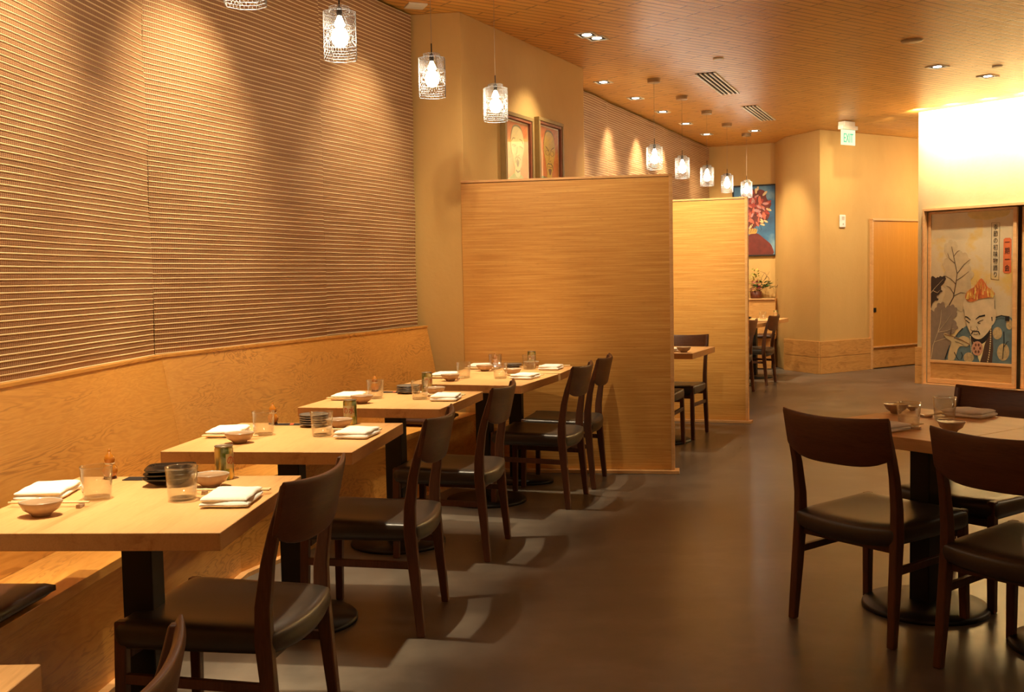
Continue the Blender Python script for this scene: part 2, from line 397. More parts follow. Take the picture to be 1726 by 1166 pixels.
# door in the exit wall
def wallframe(A, B):
    return atan2((B - A).y, (B - A).x)
rz = wallframe(CA, CB); o = CA + d * 1.03
dr = thing('door_1', 'x', 'door', (o.x, o.y, 0), rz)
for k in ('label', 'category'): del dr[k]
dr['kind'] = 'structure'
MB().box((.55, -.012, 1.16), (1.06, .02, 1.72)).build('door_panel', 'door', dr, bevel=.002)
MB().box((.55, -.012, .15), (1.06, .02, .27)).build('kick_panel', 'firz', dr, bevel=.002)
MB().box((.55, -.02, .30), (1.06, .04, .02)).build('door_sill', 'oak', dr, bevel=.002)
f = MB(); f.box((.0, -.02, 1.02), (.03, .045, 2.04)).box((.55, -.02, 2.04), (1.13, .045, .03)); f.build('door_frame', 'oak', dr, bevel=.003)
MB().box((.065, -.026, .81), (.05, .01, .06)).build('door_pull', 'black', dr, bevel=.002)
# ------------------------------------------------------------------ blinds
def blind(A, B, z0, z1, label, seed, lift=0, out=.0):
    A = Vector(A); B = Vector(B); L = (B - A).length; rz = atan2((B - A).y, (B - A).x)
    root = thing('woven_blind', label, 'blind', (A.x, A.y, 0), rz, 'woven reed blinds along the window wall')
    per = .0237; nr = int((z1 - z0) / per) + 1; nx = 24; rnd = random.Random(seed)
    mb = MB(); uvs = []
    prof = ((0, .0), (.05, -.002), (.12, -.003), (.19, -.002), (.25, 0), (.65, -.0003))
    rows = []
    for r in range(nr):
        amp = .0022 * rnd.random() ** 3; ph = rnd.random() * 6; zz = z1 - r * per
        for (t, dy) in prof: rows.append((r, t, zz - t * per, dy, amp, ph))
    for (r, t, z, dy, amp, ph) in rows:
        for i in range(nx + 1):
            x = L * i / nx
            wob = .006 * sin(x * 3.1 + seed) * (1 - (z - z0) / (z1 - z0)) + .003 * sin(x * 9 + r * .22)
            mb.v.append((x, -out + dy + wob - .01, z + amp * sin(x * 7 + ph) + .0015 * sin(r * .5 + x)))
            uvs.append((x, r + t))
    for j in range(len(rows) - 1):
        for i in range(nx):
            q = j * (nx + 1) + i; mb.f.append((q, q + nx + 1, q + nx + 2, q + 1))
    me = mb.mesh('blind_fabric', 'blind')
    uvl = me.uv_layers.new(name='UVMap')
    for lp in me.loops: uvl.data[lp.index].uv = uvs[lp.vertex_index]
    ob = bpy.data.objects.new('blind_fabric', me); COL.objects.link(ob); ob.parent = root
    MB().box((L / 2, -out - .012, z1 - nr * per - .006), (L - .01, .010, .012)).build('bottom_rail', 'walnut', root, bevel=.003)
    # the folded hem that hangs behind the bottom edge
    hem = MB()
    for k in range(0): hem.box((L / 2, -out - .022, z0 + .015 + k * .018), (L, .006, .010))
    return root
s0, s1, s2 = offs(-.055)
u1 = (s1 - s0).normalized(); u2 = (s2 - s1).normalized()
blind(s0 + u1 * .2, s1 - u1 * 2.2, 1.035, 3.17, 'woven reed blind nearest the camera, past the left photo edge', 1)
blind(s1 - u1 * 2.195, s1 - u1 * .004, 1.035, 3.17, 'leftmost large woven reed blind, behind the nearest full table', 2, out=.016)
SPL = s1 + u2 * 1.50
blind(s1 + u2 * .01, SPL + u2 * .01, 1.035, 3.17, 'wide middle woven reed blind, above the bench with the bright vertical pool', 3, out=.010)
blind(SPL - u2 * .012, s2 - u2 * .03, 1.035, 3.17, 'narrow woven reed blind beside the plaster pilaster', 4, out=-.010)
e0, e1 = W2A, W2B; ue = (e1 - e0).normalized(); L2 = (e1 - e0).length
for k, (t0, t1, lb) in enumerate(((.0, 1.632, 'woven reed blind beyond the pilaster with the two portraits'), (1.62, 3.915, 'far woven reed blind, second past the pilaster, behind the hanging lamps'), (3.905, L2 - .06, 'farthest woven reed blind ending at the back wall corner'))):
    blind(e0 + ue * t0, e0 + ue * t1, 1.05, 3.17, lb, 6 + k, out=.024 - .012 * k)
# ------------------------------------------------------------------ bench
def bench(name, label, F, Bt, Bb, cap0, cap1, loc):
    root = thing(name, label, 'bench', (*loc, 0), 0, 'built-in fir benches')
    off = (-loc[0], -loc[1], 0)
    return root, off
def bench_seg(i0, i1, label, loc):
    root = thing('wall_bench', label, 'bench', (*loc, 0), 0, 'honey fir benches under the blinds')
    off = (-loc[0], -loc[1], 0)
    pt = offs(0); pb = offs(.115); ptb = offs(-.03); pbb = offs(.08); pf = offs(.385); pl = offs(-.05)
    q = MB()
    ring = lambda k: [(*pb[k], .43), (*pt[k], 1.02), (*ptb[k], 1.02), (*pbb[k], .43)]
    q.sweep([ring(i0), ring(i1)]); q.build('backrest', 'fir', root, off, bevel=.002)
    q = MB(); q.prism([ptb[i0], (offs(.006))[i0], (offs(.006))[i1], ptb[i1]], 1.02, 1.035); q.build('ledge', 'fir', root, off, bevel=.002)
    q = MB(); q.prism([pbb[i0], pf[i0], pf[i1], pbb[i1]], .395, .43); q.build('seat', 'fir', root, off, bevel=.002)
    g = offs(.365); g2 = offs(.345)
    q = MB(); q.prism([g2[i0], g[i0], g[i1], g2[i1]], .02, .395); q.build('front_panel', 'fir', root, off)
    q = MB(); q.prism([offs(.34)[i0], offs(.40)[i0], offs(.40)[i1], offs(.34)[i1]], .0, .02); q.build('base_strip', 'oak', root, off)
    return root
bench_seg(0, 1, 'honey coloured fir bench along the left wall, nearest the camera', (-1.5, 3.0))
bench_seg(1, 2, 'honey coloured fir bench past the bend, ending at the plaster pilaster', (-.9, 6.2))
# bench along the back wall
db = (BWB - BWA).normalized(); nbk = Vector((db.y, -db.x))
rzb = atan2(db.y, db.x); ob = BWA + nbk * .012
rb = thing('wall_bench', 'far fir bench against the back wall under the flower painting', 'bench', (ob.x, ob.y, 0), rzb)
Lb = .99; x0 = .15
MB().box((x0 / 2 + Lb / 2 - .05, -.14, .70), (Lb - x0 + .1, .25, .53)).build('backrest', 'firz', rb, bevel=.004)
MB().box((Lb / 2 + .02, -.15, .973), (Lb - .05, .28, .016)).build('ledge', 'oak', rb, bevel=.002)
MB().box((Lb / 2 + .02, -.31, .42), (Lb - .05, .60, .03)).build('seat', 'firz', rb, bevel=.003)
MB().box((Lb / 2 + .02, -.59, .21), (Lb - .05, .02, .385)).build('front_panel', 'firz', rb, bevel=.002)
# ------------------------------------------------------------------ dividers
def divider(p, q, label):
    p = Vector(p); q = Vector(q); L = (q - p).length; rz = atan2((q - p).y, (q - p).x)
    r = thing('bamboo_partition', label, 'partition', (p.x, p.y, 0), rz, 'bamboo partitions between the tables')
    MB().box((L / 2 - .01, .03, 1.02), (L - .02, .05, 1.99)).build('panel', 'bamboo', r, bevel=.001)
    MB().box((L - .012, .03, 1.02), (.024, .066, 2.03)).build('end_trim', 'oak', r, bevel=.002)
    MB().box((L / 2, .03, 2.028), (L, .066, .016)).build('top_trim', 'oak', r, bevel=.002)
    MB().box((L / 2 + .015, .02, .012), (L + .03, .12, .022)).build('base_plate', 'oak', r, bevel=.002)
    return r
divider((-.335, 7.497), (1.10, 7.262), 'tall bamboo partition nearest the camera, behind the row of laid tables')
divider((.72, 10.16), (2.125, 9.62), 'brightly lit bamboo partition farther back, before the flower painting')
# ------------------------------------------------------------------ chair
def make_chair():
    r = thing('dining_chair', 'x', 'chair', (0, 0, 0), 0)
    def leg(path, name='leg'):
        secs = []
        for (x, y, z, wx, wy) in path:
            secs.append([(x - wx / 2, y - wy / 2, z), (x + wx / 2, y - wy / 2, z), (x + wx / 2, y + wy / 2, z), (x - wx / 2, y + wy / 2, z)])
        MB().sweep(secs).build(name, 'walnut', r, bevel=.005)
    for s in (-1, 1):
        leg([(s * .222, .222, 0, .030, .030), (s * .218, .218, .2, .033, .033), (s * .214, .212, .445, .030, .036)])
        leg([(s * .226, -.240, 0, .030, .030), (s * .222, -.222, .2, .034, .038), (s * .219, -.204, .40, .032, .048), (s * .219, -.205, .50, .030, .044), (s * .220, -.222, .62, .028, .036), (s * .221, -.242, .70, .026, .032), (s * .222, -.263, .77, .024, .026), (s * .223, -.2775, .832, .021, .020)])
        MB().sweep([[(s * .22 + a, y, z + b) for a, b in ((-.010, -.014), (.010, -.014), (.010, .014), (-.010, .014))] for y, z in ((-.215, .275), (.215, .285))]).build('stretcher', 'walnut', r, bevel=.003)
    for y_ in (.205, -.20): MB().box((0, y_, .355), (.40, .02, .035)).build('seat_rail', 'walnut', r, bevel=.003)
    # curved backrest board
    secs = []
    n = 16
    for i in range(n + 1):
        t = -1 + 2 * i / n; x = .238 * t
        bow = .045 * (1 - t * t)             # middle bows backwards
        zt = .842 - .012 * (1 - t * t); zb = .695 - .045 * (1 - t ** 4)
        th = .016 + .008 * (1 - t * t); ring = []
        def yy(z): return -.250 - bow - (z - .70) * .22
        for (z, o_) in ((zb, -.5), (zb + .012, -1), ((zt + zb) / 2, -1), (zt - .012, -1), (zt, -.4), (zt, .4), (zt - .012, 1), ((zt + zb) / 2, 1), (zb + .012, 1), (zb, .5)):
            ring.append((x, yy(z) + o_ * th / 2, z))
        secs.append(ring)
    MB().sweep(secs).build('backrest', 'walnut_x', r, smooth=True, bevel=.004)
    # leather seat pad: wraps over the sides
    N = 14; mb = MB()
    def top(u, v):
        x = .230 * u * (1 - .03 * (v < 0) * v * v); y = .225 * v
        if v < 0: y -= .028 * (1 - u * u) * (-v)
        if v > 0: y += .012 * (1 - u * u) * v
        e = max(abs(u), abs(v)); rim = -.012 * max(0, (e - .78) / .22) ** 2
        dish = -.014 * (1 - u * u) * (1 - (v * .9) ** 2) + .006 * v
        return Vector((x, y, .447 + rim + dish + .004 * abs(u) ** 3))
    grid = [[top(-1 + 2 * i / N, -1 + 2 * j / N) for i in range(N + 1)] for j in range(N + 1)]
    for row in grid:
        for p_ in row: mb.v.append(tuple(p_))
    for j in range(N):
        for i in range(N): q = j * (N + 1) + i; mb.f.append((q, q + 1, q + N + 2, q + N + 1))
    rim = [(0, i) for i in range(N)] + [(j, N) for j in range(N)] + [(N, N - i) for i in range(N)] + [(N - j, 0) for j in range(N)]
    prev = [j * (N + 1) + i for j, i in rim]; m = len(rim)
    for (sc_, dz) in ((1.022, -.012), (1.03, -.035), (1.015, -.060), (.96, -.070)):
        cur = []
        for j, i in rim:
            p_ = grid[j][i]; u = -1 + 2 * i / N
            cur.append(len(mb.v)); mb.v.append((p_.x * sc_, p_.y * sc_, .435 + dz + .004 * abs(u) ** 3 - .012 * (1 - u * u) * (j == 0)))
        for k in range(m): mb.f.append((prev[k], cur[k], cur[(k + 1) % m], prev[(k + 1) % m]))
        prev = cur
    mb.f.append(tuple(prev))
    mb.build('seat', 'leather', r, smooth=True, subsurf=1)
    return r
CH = Proto(make_chair(), None)
CHG = 'walnut chairs with charcoal leather seats'
# ------------------------------------------------------------------ tables
def make_table(wx, wy, rot_mat='oak_y', square=False):
    r = thing('pedestal_table', 'x', 'table', (0, 0, 0), 0)
    MB().box((0, 0, .7265), (wx, wy, .047)).build('tabletop', rot_mat, r, bevel=.003)
    MB().box((0, 0, .698), (.34, .34, .010)).build('mounting_plate', 'black_metal', r)
    MB().box((0, 0, .36), (.088, .088, .668)).build('post', 'black_metal', r, bevel=.004)
    MB().lathe([(.245, 0), (.245, .012), (.238, .02), (.15, .028), (.06, .032), (.001, .032)], 48).build('base_disc', 'black_metal', r, smooth=True)
    return r
TW, TL = .73, .76
TB = Proto(make_table(TW, TL), None)
TB2 = Proto(make_table(.78, .632), None)
def frame(th): return Vector((cos(th), -sin(th))), Vector((sin(th), cos(th)))
TABS = {}
def table_from_corner(k, x, y, th, label, L=TL):
    fx, sy = frame(th); c = Vector((x, y)) - fx * TW / 2 + sy * L / 2
    TABS[k] = (c, -th)
    t = TB.place((c.x, c.y, 0), -th, label); return t
table_from_corner(0, -.783 + 0, 1.722 - TL, 0.0, 'light oak table cut off at the bottom left corner of the photo')
table_from_corner(1, -.7314, 2.6171, .0698, 'light oak table nearest the camera in the bench row, set with black plates')
table_from_corner(2, -.5826, 3.8131, .1438, 'light oak table second in the bench row, with a knot in its front edge')
table_from_corner(3, -.346, 5.0274, .2445, 'light oak table third in the bench row, over a round black base')
TL4 = .72; t4 = table_from_corner(4, .049, 6.03, .34, 'light oak table fourth in the bench row, joined to the one by the partition', TL4); t4.scale = (1, TL4 / TL, 1)
fx, sy = frame(.34); nl4 = TABS[4][0] - fx * TW / 2 + sy * (TL4 / 2 + .002); fx, sy = frame(.27); c4 = nl4 + fx * TW / 2 + sy * .25
TABS[5] = (c4, -.27); t5 = TB.place((c4.x, c4.y, 0), -.27, 'light oak table fifth in the bench row, touching the tall bamboo partition'); t5.scale = (1, .50 / TL, 1)
th6 = radians(23.5); fx, sy = frame(th6); c6 = Vector((1.383, 8.199)) - fx * TW / 2 + sy * .39
TABS[6] = (c6, -th6); TB.place((c6.x, c6.y, 0), -th6, 'light oak table between the two bamboo partitions')
th8 = radians(27); fx, sy = frame(th8); c8 = Vector((3.13, 13.85)); c7 = c8 - sy * (TL + .3)
TABS[8] = (c8, -th8); TB.place((c8.x, c8.y, 0), -th8, 'light oak table beside the far bench under the flower painting')
TABS[7] = (c7, -th8); TB.place((c7.x, c7.y, 0), -th8, 'light oak table just behind the lit partition, beside the far chairs')
# the two joined tables on the right
RA = Vector((.819, .574)); RB = Vector((.574, -.819))
def rp(a_, b_): return RA * a_ + RB * b_
rzR = atan2(-RA.y, -RA.x)
cA = rp(3.80, -2.54); cB = rp(3.80, -1.906)
TB2.place((cA.x, cA.y, 0), rzR, 'light oak table at the right, set with two tumblers and napkins')
TB2.place((cB.x, cB.y, 0), rzR, 'bare light oak table cut off by the right edge of the photo')
TABS['A'] = (cA, rzR)
def tp(k, x, y, z=0):
    c, r = TABS[k]; return (c.x + x * cos(r) - y * sin(r), c.y + x * sin(r) + y * cos(r), z)
def chair_at(k, x, y, dr, label):
    c, r = TABS[k]; o = CH.place(tp(k, x, y), r + pi / 2 + dr, label); o['group'] = CHG
chair_at(0, .33, .10, 0, 'walnut chair in the bottom left corner, only its backrest top in view')
chair_at(1, .225, .06, -.11, 'walnut chair at the nearest full table, seat and one rear leg large in the foreground')
chair_at(2, .31, .075, 0, 'walnut chair at the second bench table, before the long floor patch of light')
chair_at(3, .31, -.06, .03, 'walnut chair at the third bench table, over the round base')
chair_at(4, .31, .10, .04, 'walnut chair at the fourth bench table, left of the one by the partition')
chair_at(5, .31, .03, .03, 'walnut chair against the tall bamboo partition at the last bench table')
fx, sy = frame(radians(24))
CH.place((1.357, 9.0, 0), pi - radians(24), 'walnut chair on the far side of the table between the partitions')['group'] = CHG
CH.place((1.067, 8.41, 0), -radians(24), 'walnut chair tucked at the near side of the table between partitions')['group'] = CHG
CH.place((2.93, 13.08, 0), pi / 2 - th8, 'far walnut chair seen beyond the lit partition, nearest the far bench')['group'] = CHG
CH.place((2.428, 12.06, 0), pi / 2 - th8, 'far walnut chair half hidden behind the edge of the lit partition')['group'] = CHG
rzA = atan2(RA.y, RA.x) - pi / 2
for (a_, b_, r_, lb) in ((3.52, -2.551, rzA, 'walnut chair at the right table seen whole from behind, left of the other one'),
                         (3.49, -1.895, rzA + .02, 'nearest walnut chair at the right table, cut by the right photo edge'),
                         (4.15, -2.56, rzA + pi + .03, 'walnut chair facing the camera across the right table, behind the napkin'),
                         (4.15, -1.93, rzA + pi, 'walnut chair across the bare right table, one leg in view at the photo edge')):
    c = rp(a_, b_); CH.place((c.x, c.y, 0), r_, lb)['group'] = CHG
# ------------------------------------------------------------------ tableware
TOPZ = .7505
WHERE = {0: 'corner', 1: 'nearest full bench table', 2: 'second bench table', 3: 'third bench table', 4: 'fourth bench table', 5: 'last bench table by the partition',
         6: 'table between the partitions', 8: 'far table by the flower painting', 'A': 'right hand table'}
def make_tumbler():
    r = thing('glass_tumbler', 'x', 'glass')
    MB().lathe([(.001, .0), (.036, .0), (.039, .004), (.0455, .096), (.044, .0965), (.043, .095), (.037, .010), (.001, .009)], 36, close=False).build('tumbler_body', 'glass', r, smooth=True)
    MB().lathe([(.0427, .0940), (.0459, .0940), (.0462, .0955), (.0457, .097), (.0432, .097), (.0427, .096), (.0432, .0945)], 36, close=False).build('rim', 'glass', r, smooth=True)
    MB().lathe([(.001, .0015), (.034, .0015), (.0365, .006), (.0345, .0085), (.001, .0085)], 32).build('thick_base', 'glass', r, smooth=True)
    return r
GL = Proto(make_tumbler(), 'clear tumblers on the tables')
def make_napkin():
    r = thing('folded_napkin', 'x', 'napkin'); rnd = random.Random(3)
    def layer(z, h, wx, wy, ox, oy, sd):
        mb = MB(); nx, ny = 18, 14
        def P(i, j, sgn):
            u = sin(pi / 2 * (-1 + 2 * i / nx)); v = sin(pi / 2 * (-1 + 2 * j / ny))
            e = max(abs(u) ** 9, abs(v) ** 10); th = h / 2 * (1 - e) ** .5 if e < 1 else 0
            wv = .0035 * sin(u * 3 + sd) * cos(v * 2.2 + sd) + .002 * sin(v * 6 + sd * 2)
            x = wx / 2 * u * (1 + .02 * sin(v * 4 + sd)); y = wy / 2 * v * (1 + .03 * sin(u * 3 + sd))
            return (ox + x, oy + y, z + h / 2 + sgn * th + (wv if z > .004 or sgn > 0 else 0) * (.6 if sgn > 0 else .2))
        for sg in (1, -1):
            o = len(mb.v)
            for j in range(ny + 1):
                for i in range(nx + 1): mb.v.append(P(i, j, sg))
            for j in range(ny):
                for i in range(nx):
                    q = o + j * (nx + 1) + i; f_ = (q, q + 1, q + nx + 2, q + nx + 1); mb.f.append(f_ if sg > 0 else f_[::-1])
        return mb
    a = layer(0.0, .018, .135, .180, 0, 0, .4); c = layer(.0145, .016, .130, .174, -.002, .003, 3.1)
    a.build('lower_folds', 'napkin', r, smooth=True)
    c.build('top_fold', 'napkin', r, smooth=True)
    return r
NP = Proto(make_napkin(), 'folded white napkins')
def make_bowl():
    r = thing('sauce_bowl', 'x', 'bowl'); lb = lambda a: 1 + .035 * cos(4 * a) + .06 * cos(2 * a)
    MB().lathe([(.001, 0), (.022, 0), (.024, .004), (.026, .007), (.042, .018), (.052, .038), (.0515, .0405), (.049, .039)], 40, lobe=lb).build('bowl_body', 'ceramic', r, smooth=True)
    MB().lathe([(.0505, .0405), (.0485, .0395), (.041, .024), (.02, .012), (.001, .011)], 40, close=False, lobe=lb).build('glazed_inside', 'glaze', r, smooth=True)
    return r
BO = Proto(make_bowl(), 'small sauce bowls')
def make_rest():
    r = thing('chopstick_rest', 'x', 'chopstick rest')
    mb = MB(); secs = []
    for i in range(9):
        t = -1 + i / 4; w_ = .010 * (1 - .35 * abs(t)); z = .007 + .004 * t * t; secs.append([(t * .024, -w_, 0), (t * .024, w_, 0), (t * .024, w_ * .8, z), (t * .024, -w_ * .8, z)])
    mb.sweep(secs).build('rest_body', 'ceramic', r, smooth=False, bevel=.001)
    return r
RS = Proto(make_rest(), 'ceramic chopstick rests')
def make_stick():
    o = MB().tube([(-.115, 0, .0035), (.115, 0, .0035)], [.0022, .0034], 6).build('chopstick', 'chopstick'); return tag(o, 'x', 'chopstick')
ST = Proto(make_stick(), 'bamboo chopsticks')
def make_gourd():
    r = thing('gourd_shaker', 'x', 'shaker')
    MB().lathe([(.001, .006), (.014, .006), (.020, .012), (.0235, .024), (.022, .036), (.0145, .046), (.0125, .049), (.0155, .056), (.0165, .064), (.0135, .073), (.007, .080), (.005, .086), (.001, .088)], 28).build('gourd_body', 'gourd', r, smooth=True)
    MB().lathe([(.012, .0465), (.0155, .0465), (.0155, .0505), (.012, .0505)], 24).build('neck_ring', 'chopstick', r, smooth=True)
    MB().lathe([(.001, .084), (.0045, .084), (.0045, .090), (.003, .094), (.001, .095)], 16).build('stopper', 'gourd', r, smooth=True)
    MB().lathe([(.001, 0), (.019, 0), (.020, .003), (.018, .007), (.001, .007)], 24).build('base', 'dark_wood', r, smooth=True)
    return r
GO = Proto(make_gourd(), 'turned gourd shakers')
def make_can():
    r = thing('spice_can', 'x', 'can')
    MB().lathe([(.001, 0), (.026, 0), (.029, .004), (.029, .096), (.027, .100), (.0275, .103), (.001, .103)], 36).build('can_body', 'can', r, smooth=False, bevel=.0008)
    MB().lathe([(.0255, .1035), (.0285, .1035), (.0290, .106), (.0265, .1065), (.0250, .1045), (.001, .1040)], 32, close=False).build('can_rim', 'nickel', r, smooth=True)
    mb = MB(); n = 16; vs = []; a0, a1 = -pi / 2 - .95, -pi / 2 + .95
    secs = [[(.0293 * cos(a0 + (a1 - a0) * i / n), .0293 * sin(a0 + (a1 - a0) * i / n), z) for z in (.036, .082)] + [(.0288 * cos(a0 + (a1 - a0) * i / n), .0288 * sin(a0 + (a1 - a0) * i / n), z) for z in (.082, .036)] for i in range(n + 1)]
    mb.sweep(secs).build('label', 'label', r, smooth=False)
    me = text_mesh('の水', .026, .0003)
    for v in me.vertices:       # wrap the lettering round the can
        a = -pi / 2 + v.co.x / .0296; rr = .0297 + v.co.z * 0.5; z = .060 + v.co.y * 1.25
        v.co = (rr * cos(a), rr * sin(a), z)
    me.materials.clear(); me.materials.append(M['red'])
    o = bpy.data.objects.new('red_lettering', me); COL.objects.link(o); o.parent = r
    return r
CN = Proto(make_can(), 'gold printed cans')
def make_card():
    r = thing('menu_card', 'x', 'card')
    MB().box((0, 0, .001), (.12, .055, .0016)).build('card_sheet', 'black', r); MB().box((.008, 0, .0021), (.016, .054, .0004), .25).build('orange_band', 'orange', r)
    return r
CD = Proto(make_card(), 'black cards with an orange band')
def plate_sq():
    r = thing('stacked_plate', 'x', 'plate'); lb = lambda a: 1 / (abs(cos(a)) ** 5 + abs(sin(a)) ** 5) ** .2
    MB().lathe([(.001, 0), (.045, 0), (.05, .003), (.068, .013), (.080, .022), (.0795, .0245), (.066, .017), (.047, .0065), (.001, .0055)], 48, lobe=lambda a: lb(a) * .92).build('plate_body', 'black_ceramic', r, smooth=True); return r
def plate_rd():
    r = thing('stacked_plate', 'x', 'plate')
    MB().lathe([(.001, 0), (.034, 0), (.038, .003), (.052, .008), (.062, .013), (.0615, .0155), (.050, .0105), (.036, .0055), (.001, .005)], 40).build('plate_body', 'grey_ceramic', r, smooth=True); return r
PS = Proto(plate_sq(), 'black plates in a stack'); PR = Proto(plate_rd(), 'grey stoneware plates in stacks')
ORD = ('bottommost', 'second lowest', 'middle', 'second highest', 'topmost')
def put(P, k, x, y, rz, label, z=0):
    c, r = TABS[k]; return P.place(tp(k, x, y, TOPZ + z), r + rz, label)
def setting(k, side, nap=(.285, 0), glass=(.13, 0), bowl=(.14, .235), rest=(.145, .12), stick=(.20, .115), nz=0.05, no=()):
    w_ = WHERE[k]; s_ = 1 if side > 0 else -1; R0 = 0 if side > 0 else pi
    sd = ('chair side' if side > 0 else ('bench side' if k != 'A' else 'far side'))
    if k == 'A' and side > 0: sd = 'near side'
    if 'nap' not in no: put(NP, k, s_ * nap[0], s_ * nap[1], R0 + nz, 'folded white napkin at the %s of the %s' % (sd, w_))
    if 'glass' not in no: put(GL, k, s_ * glass[0], s_ * glass[1], 0, 'clear glass tumbler on the %s of the %s' % (sd, w_))
    if 'bowl' not in no: put(BO, k, s_ * bowl[0], s_ * bowl[1], R0 + .2, 'beige sauce bowl on the %s of the %s' % (sd, w_))
    if 'rest' not in no:
        put(RS, k, s_ * rest[0], s_ * rest[1], R0 + pi / 2 + .2, 'small ceramic chopstick rest at the %s of the %s' % (sd, w_))
        put(ST, k, s_ * stick[0], s_ * stick[1], R0 + .02, 'pale chopstick farther from its napkin, %s of the %s' % (sd, w_), .009)
        put(ST, k, s_ * stick[0], s_ * (stick[1] - .012), R0 - .02, 'pale chopstick closer to its napkin, %s of the %s' % (sd, w_), .009)
setting(1, -1, (.315, -.085), (.14, -.03), (.195, .185), (.14, .075), (.23, .078), .12)
setting(1, 1, (.275, -.02), (.12, .01), (.135, .20), (.15, .105), (.235, .10), .06)
setting(2, -1, (.275, -.03), (.12, -.02), (.14, .18), (.14, .09), (.22, .085), .1)
setting(2, 1, (.275, 0), (.13, 0), (.135, .21), (.15, .11), (.23, .11), -.05)
setting(3, -1, (.25, .01), (.11, -.01), (.10, .20), (.14, .10), (.22, .10), .03)
setting(3, 1, (.28, -.01), (.14, -.01), (.15, .20), (.15, .11), (.23, .11), .12)
setting(4, -1, (.28, -.05), (.14, -.02), (.15, .17), (.14, .07), (.22, .07), .06)
setting(4, 1, (.25, .05), (.10, .02), (.10, .24), (.14, .16), (.22, .16), -.05)
setting(5, -1, (.27, -.06), (.15, -.04), (.17, .14), (.14, .06), (.22, .06), .1)
setting(5, 1, (.24, .015), (.09, .02), (.07, .14), (.14, .17), (.22, .172), .0)
setting('A', 1, (.28, -.01), (.145, .02), (.14, .20), (.18, .07), (.22, .06), -.12)
setting('A', -1, (.30, 0), (.11, -.01), (.17, .26), (.15, .10), (.22, .08), .1)
o = put(BO, 'A', -.29, -.262, .3, 'tiny beige dish near the far corner of the right hand table'); o.scale = (.5, .5, .5)
for k, (gx, gy), (cx_, cy_), (px_, py_), (nx_, ny_), sq, n in (
        (1, (-.245, .345), (-.13, .335), (-.01, .255), (.135, .325), True, 3), (2, (-.20, .335), (-.12, .325), (.005, .275), (.145, .335), False, 5),
        (3, (-.24, .34), (-.12, .30), (-.02, .26), (.06, .345), False, 4), (5, (-.20, .20), (-.14, .165), (-.06, .16), (.06, .205), False, 2)):
    w_ = WHERE[k]
    put(GO, k, gx, gy, 0, 'gourd shaped wooden shaker on the %s' % w_)
    put(CD, k, cx_, cy_, 0, 'small black orange-banded card on the %s' % w_)
    for i in range(n):
        if sq: put(PS, k, px_, py_, .12 * i, '%s black plate of the three on the nearest full bench table' % ('bottommost', 'middle', 'topmost')[i], i * .0135 + (.002))
        else: put(PR, k, px_, py_, .3 * i, '%s grey plate of the stack on the %s' % ((ORD if n == 5 else ('bottommost', 'second lowest', 'second highest', 'topmost') if n == 4 else ('lower', 'upper'))[i], w_), i * .0095 + .0)
    put(CN, k, nx_, ny_, {1: 1.4, 2: -.10, 3: .45, 5: .0}[k] - TABS[k][1], 'gold and green can with red lettering on the %s' % w_)
put(NP, 6, .13, -.22, 1.2, 'rolled white napkin on the table between the partitions')
put(BO, 6, .27, -.28, 0, 'pale sauce bowl near the corner of the table between the partitions')
put(PS, 8, -.05, -.20, 0, 'black plate on the far table by the flower painting, lower of two')
put(PS, 8, -.05, -.20, .4, 'black plate on the far table by the flower painting, upper of two', .014)
put(GL, 8, .12, .0, 0, 'clear tumbler behind the black plates on the far table')
put(CN, 8, .22, .3, 0, 'gold can at the far end of the far table')
# ------------------------------------------------------------------ bench cushions
def make_cushion():
    r = thing('bench_cushion', 'x', 'cushion'); N = 16; mb = MB()
    for sg in (1, -1):
        o = len(mb.v)
        for j in range(N + 1):
            for i in range(N + 1):
                u = -1 + 2 * i / N; v = -1 + 2 * j / N; e = max(abs(u), abs(v)); th = .022 * (1 - e ** 4) ** .6 + .008
                mb.v.append((u * .128 * (1 + .04 * abs(v) ** 4), v * .20 * (1 + .04 * abs(u) ** 4), .03 + sg * th))
        for j in range(N):
            for i in range(N):
                q = o + j * (N + 1) + i; f_ = (q, q + 1, q + N + 2, q + N + 1); mb.f.append(f_ if sg > 0 else f_[::-1])
    n2 = (N + 1) ** 2; rim = [i for i in range(N)] + [j * (N + 1) + N for j in range(N)] + [N * (N + 1) + N - i for i in range(N)] + [(N - j) * (N + 1) for j in range(N)]
    for k in range(len(rim)): a_, b_ = rim[k], rim[(k + 1) % len(rim)]; mb.f.append((a_, a_ + n2, b_ + n2, b_))
    mb.build('cushion_body', 'cushion', r, smooth=True)
    return r
CU = Proto(make_cushion(), 'brown leather bench cushions')
def along(k, y, off_):
    a_, b_, c_ = offs(off_)
    for p_, q_ in ((a_, b_), (b_, c_)):
        if p_.y <= y <= q_.y: t = (y - p_.y) / (q_.y - p_.y); return p_.lerp(q_, t), atan2((q_ - p_).y, (q_ - p_).x) - pi / 2
for y, lb in ((2.98, 'dark brown cushion on the bench at the left photo edge, under the nearest full table'), (5.62, 'brown cushion on the bench glimpsed beneath the third bench table'), (6.9, 'brown cushion on the bench behind the fourth bench table')):
    p_, r_ = along(0, y, .262); CU.place((p_.x, p_.y, .430), r_, lb)
v_ = BWA + nbk * .50 + db * .86
CU.place((v_.x, v_.y, .4355), rzb, 'brown cushion on the far bench under the flower painting')
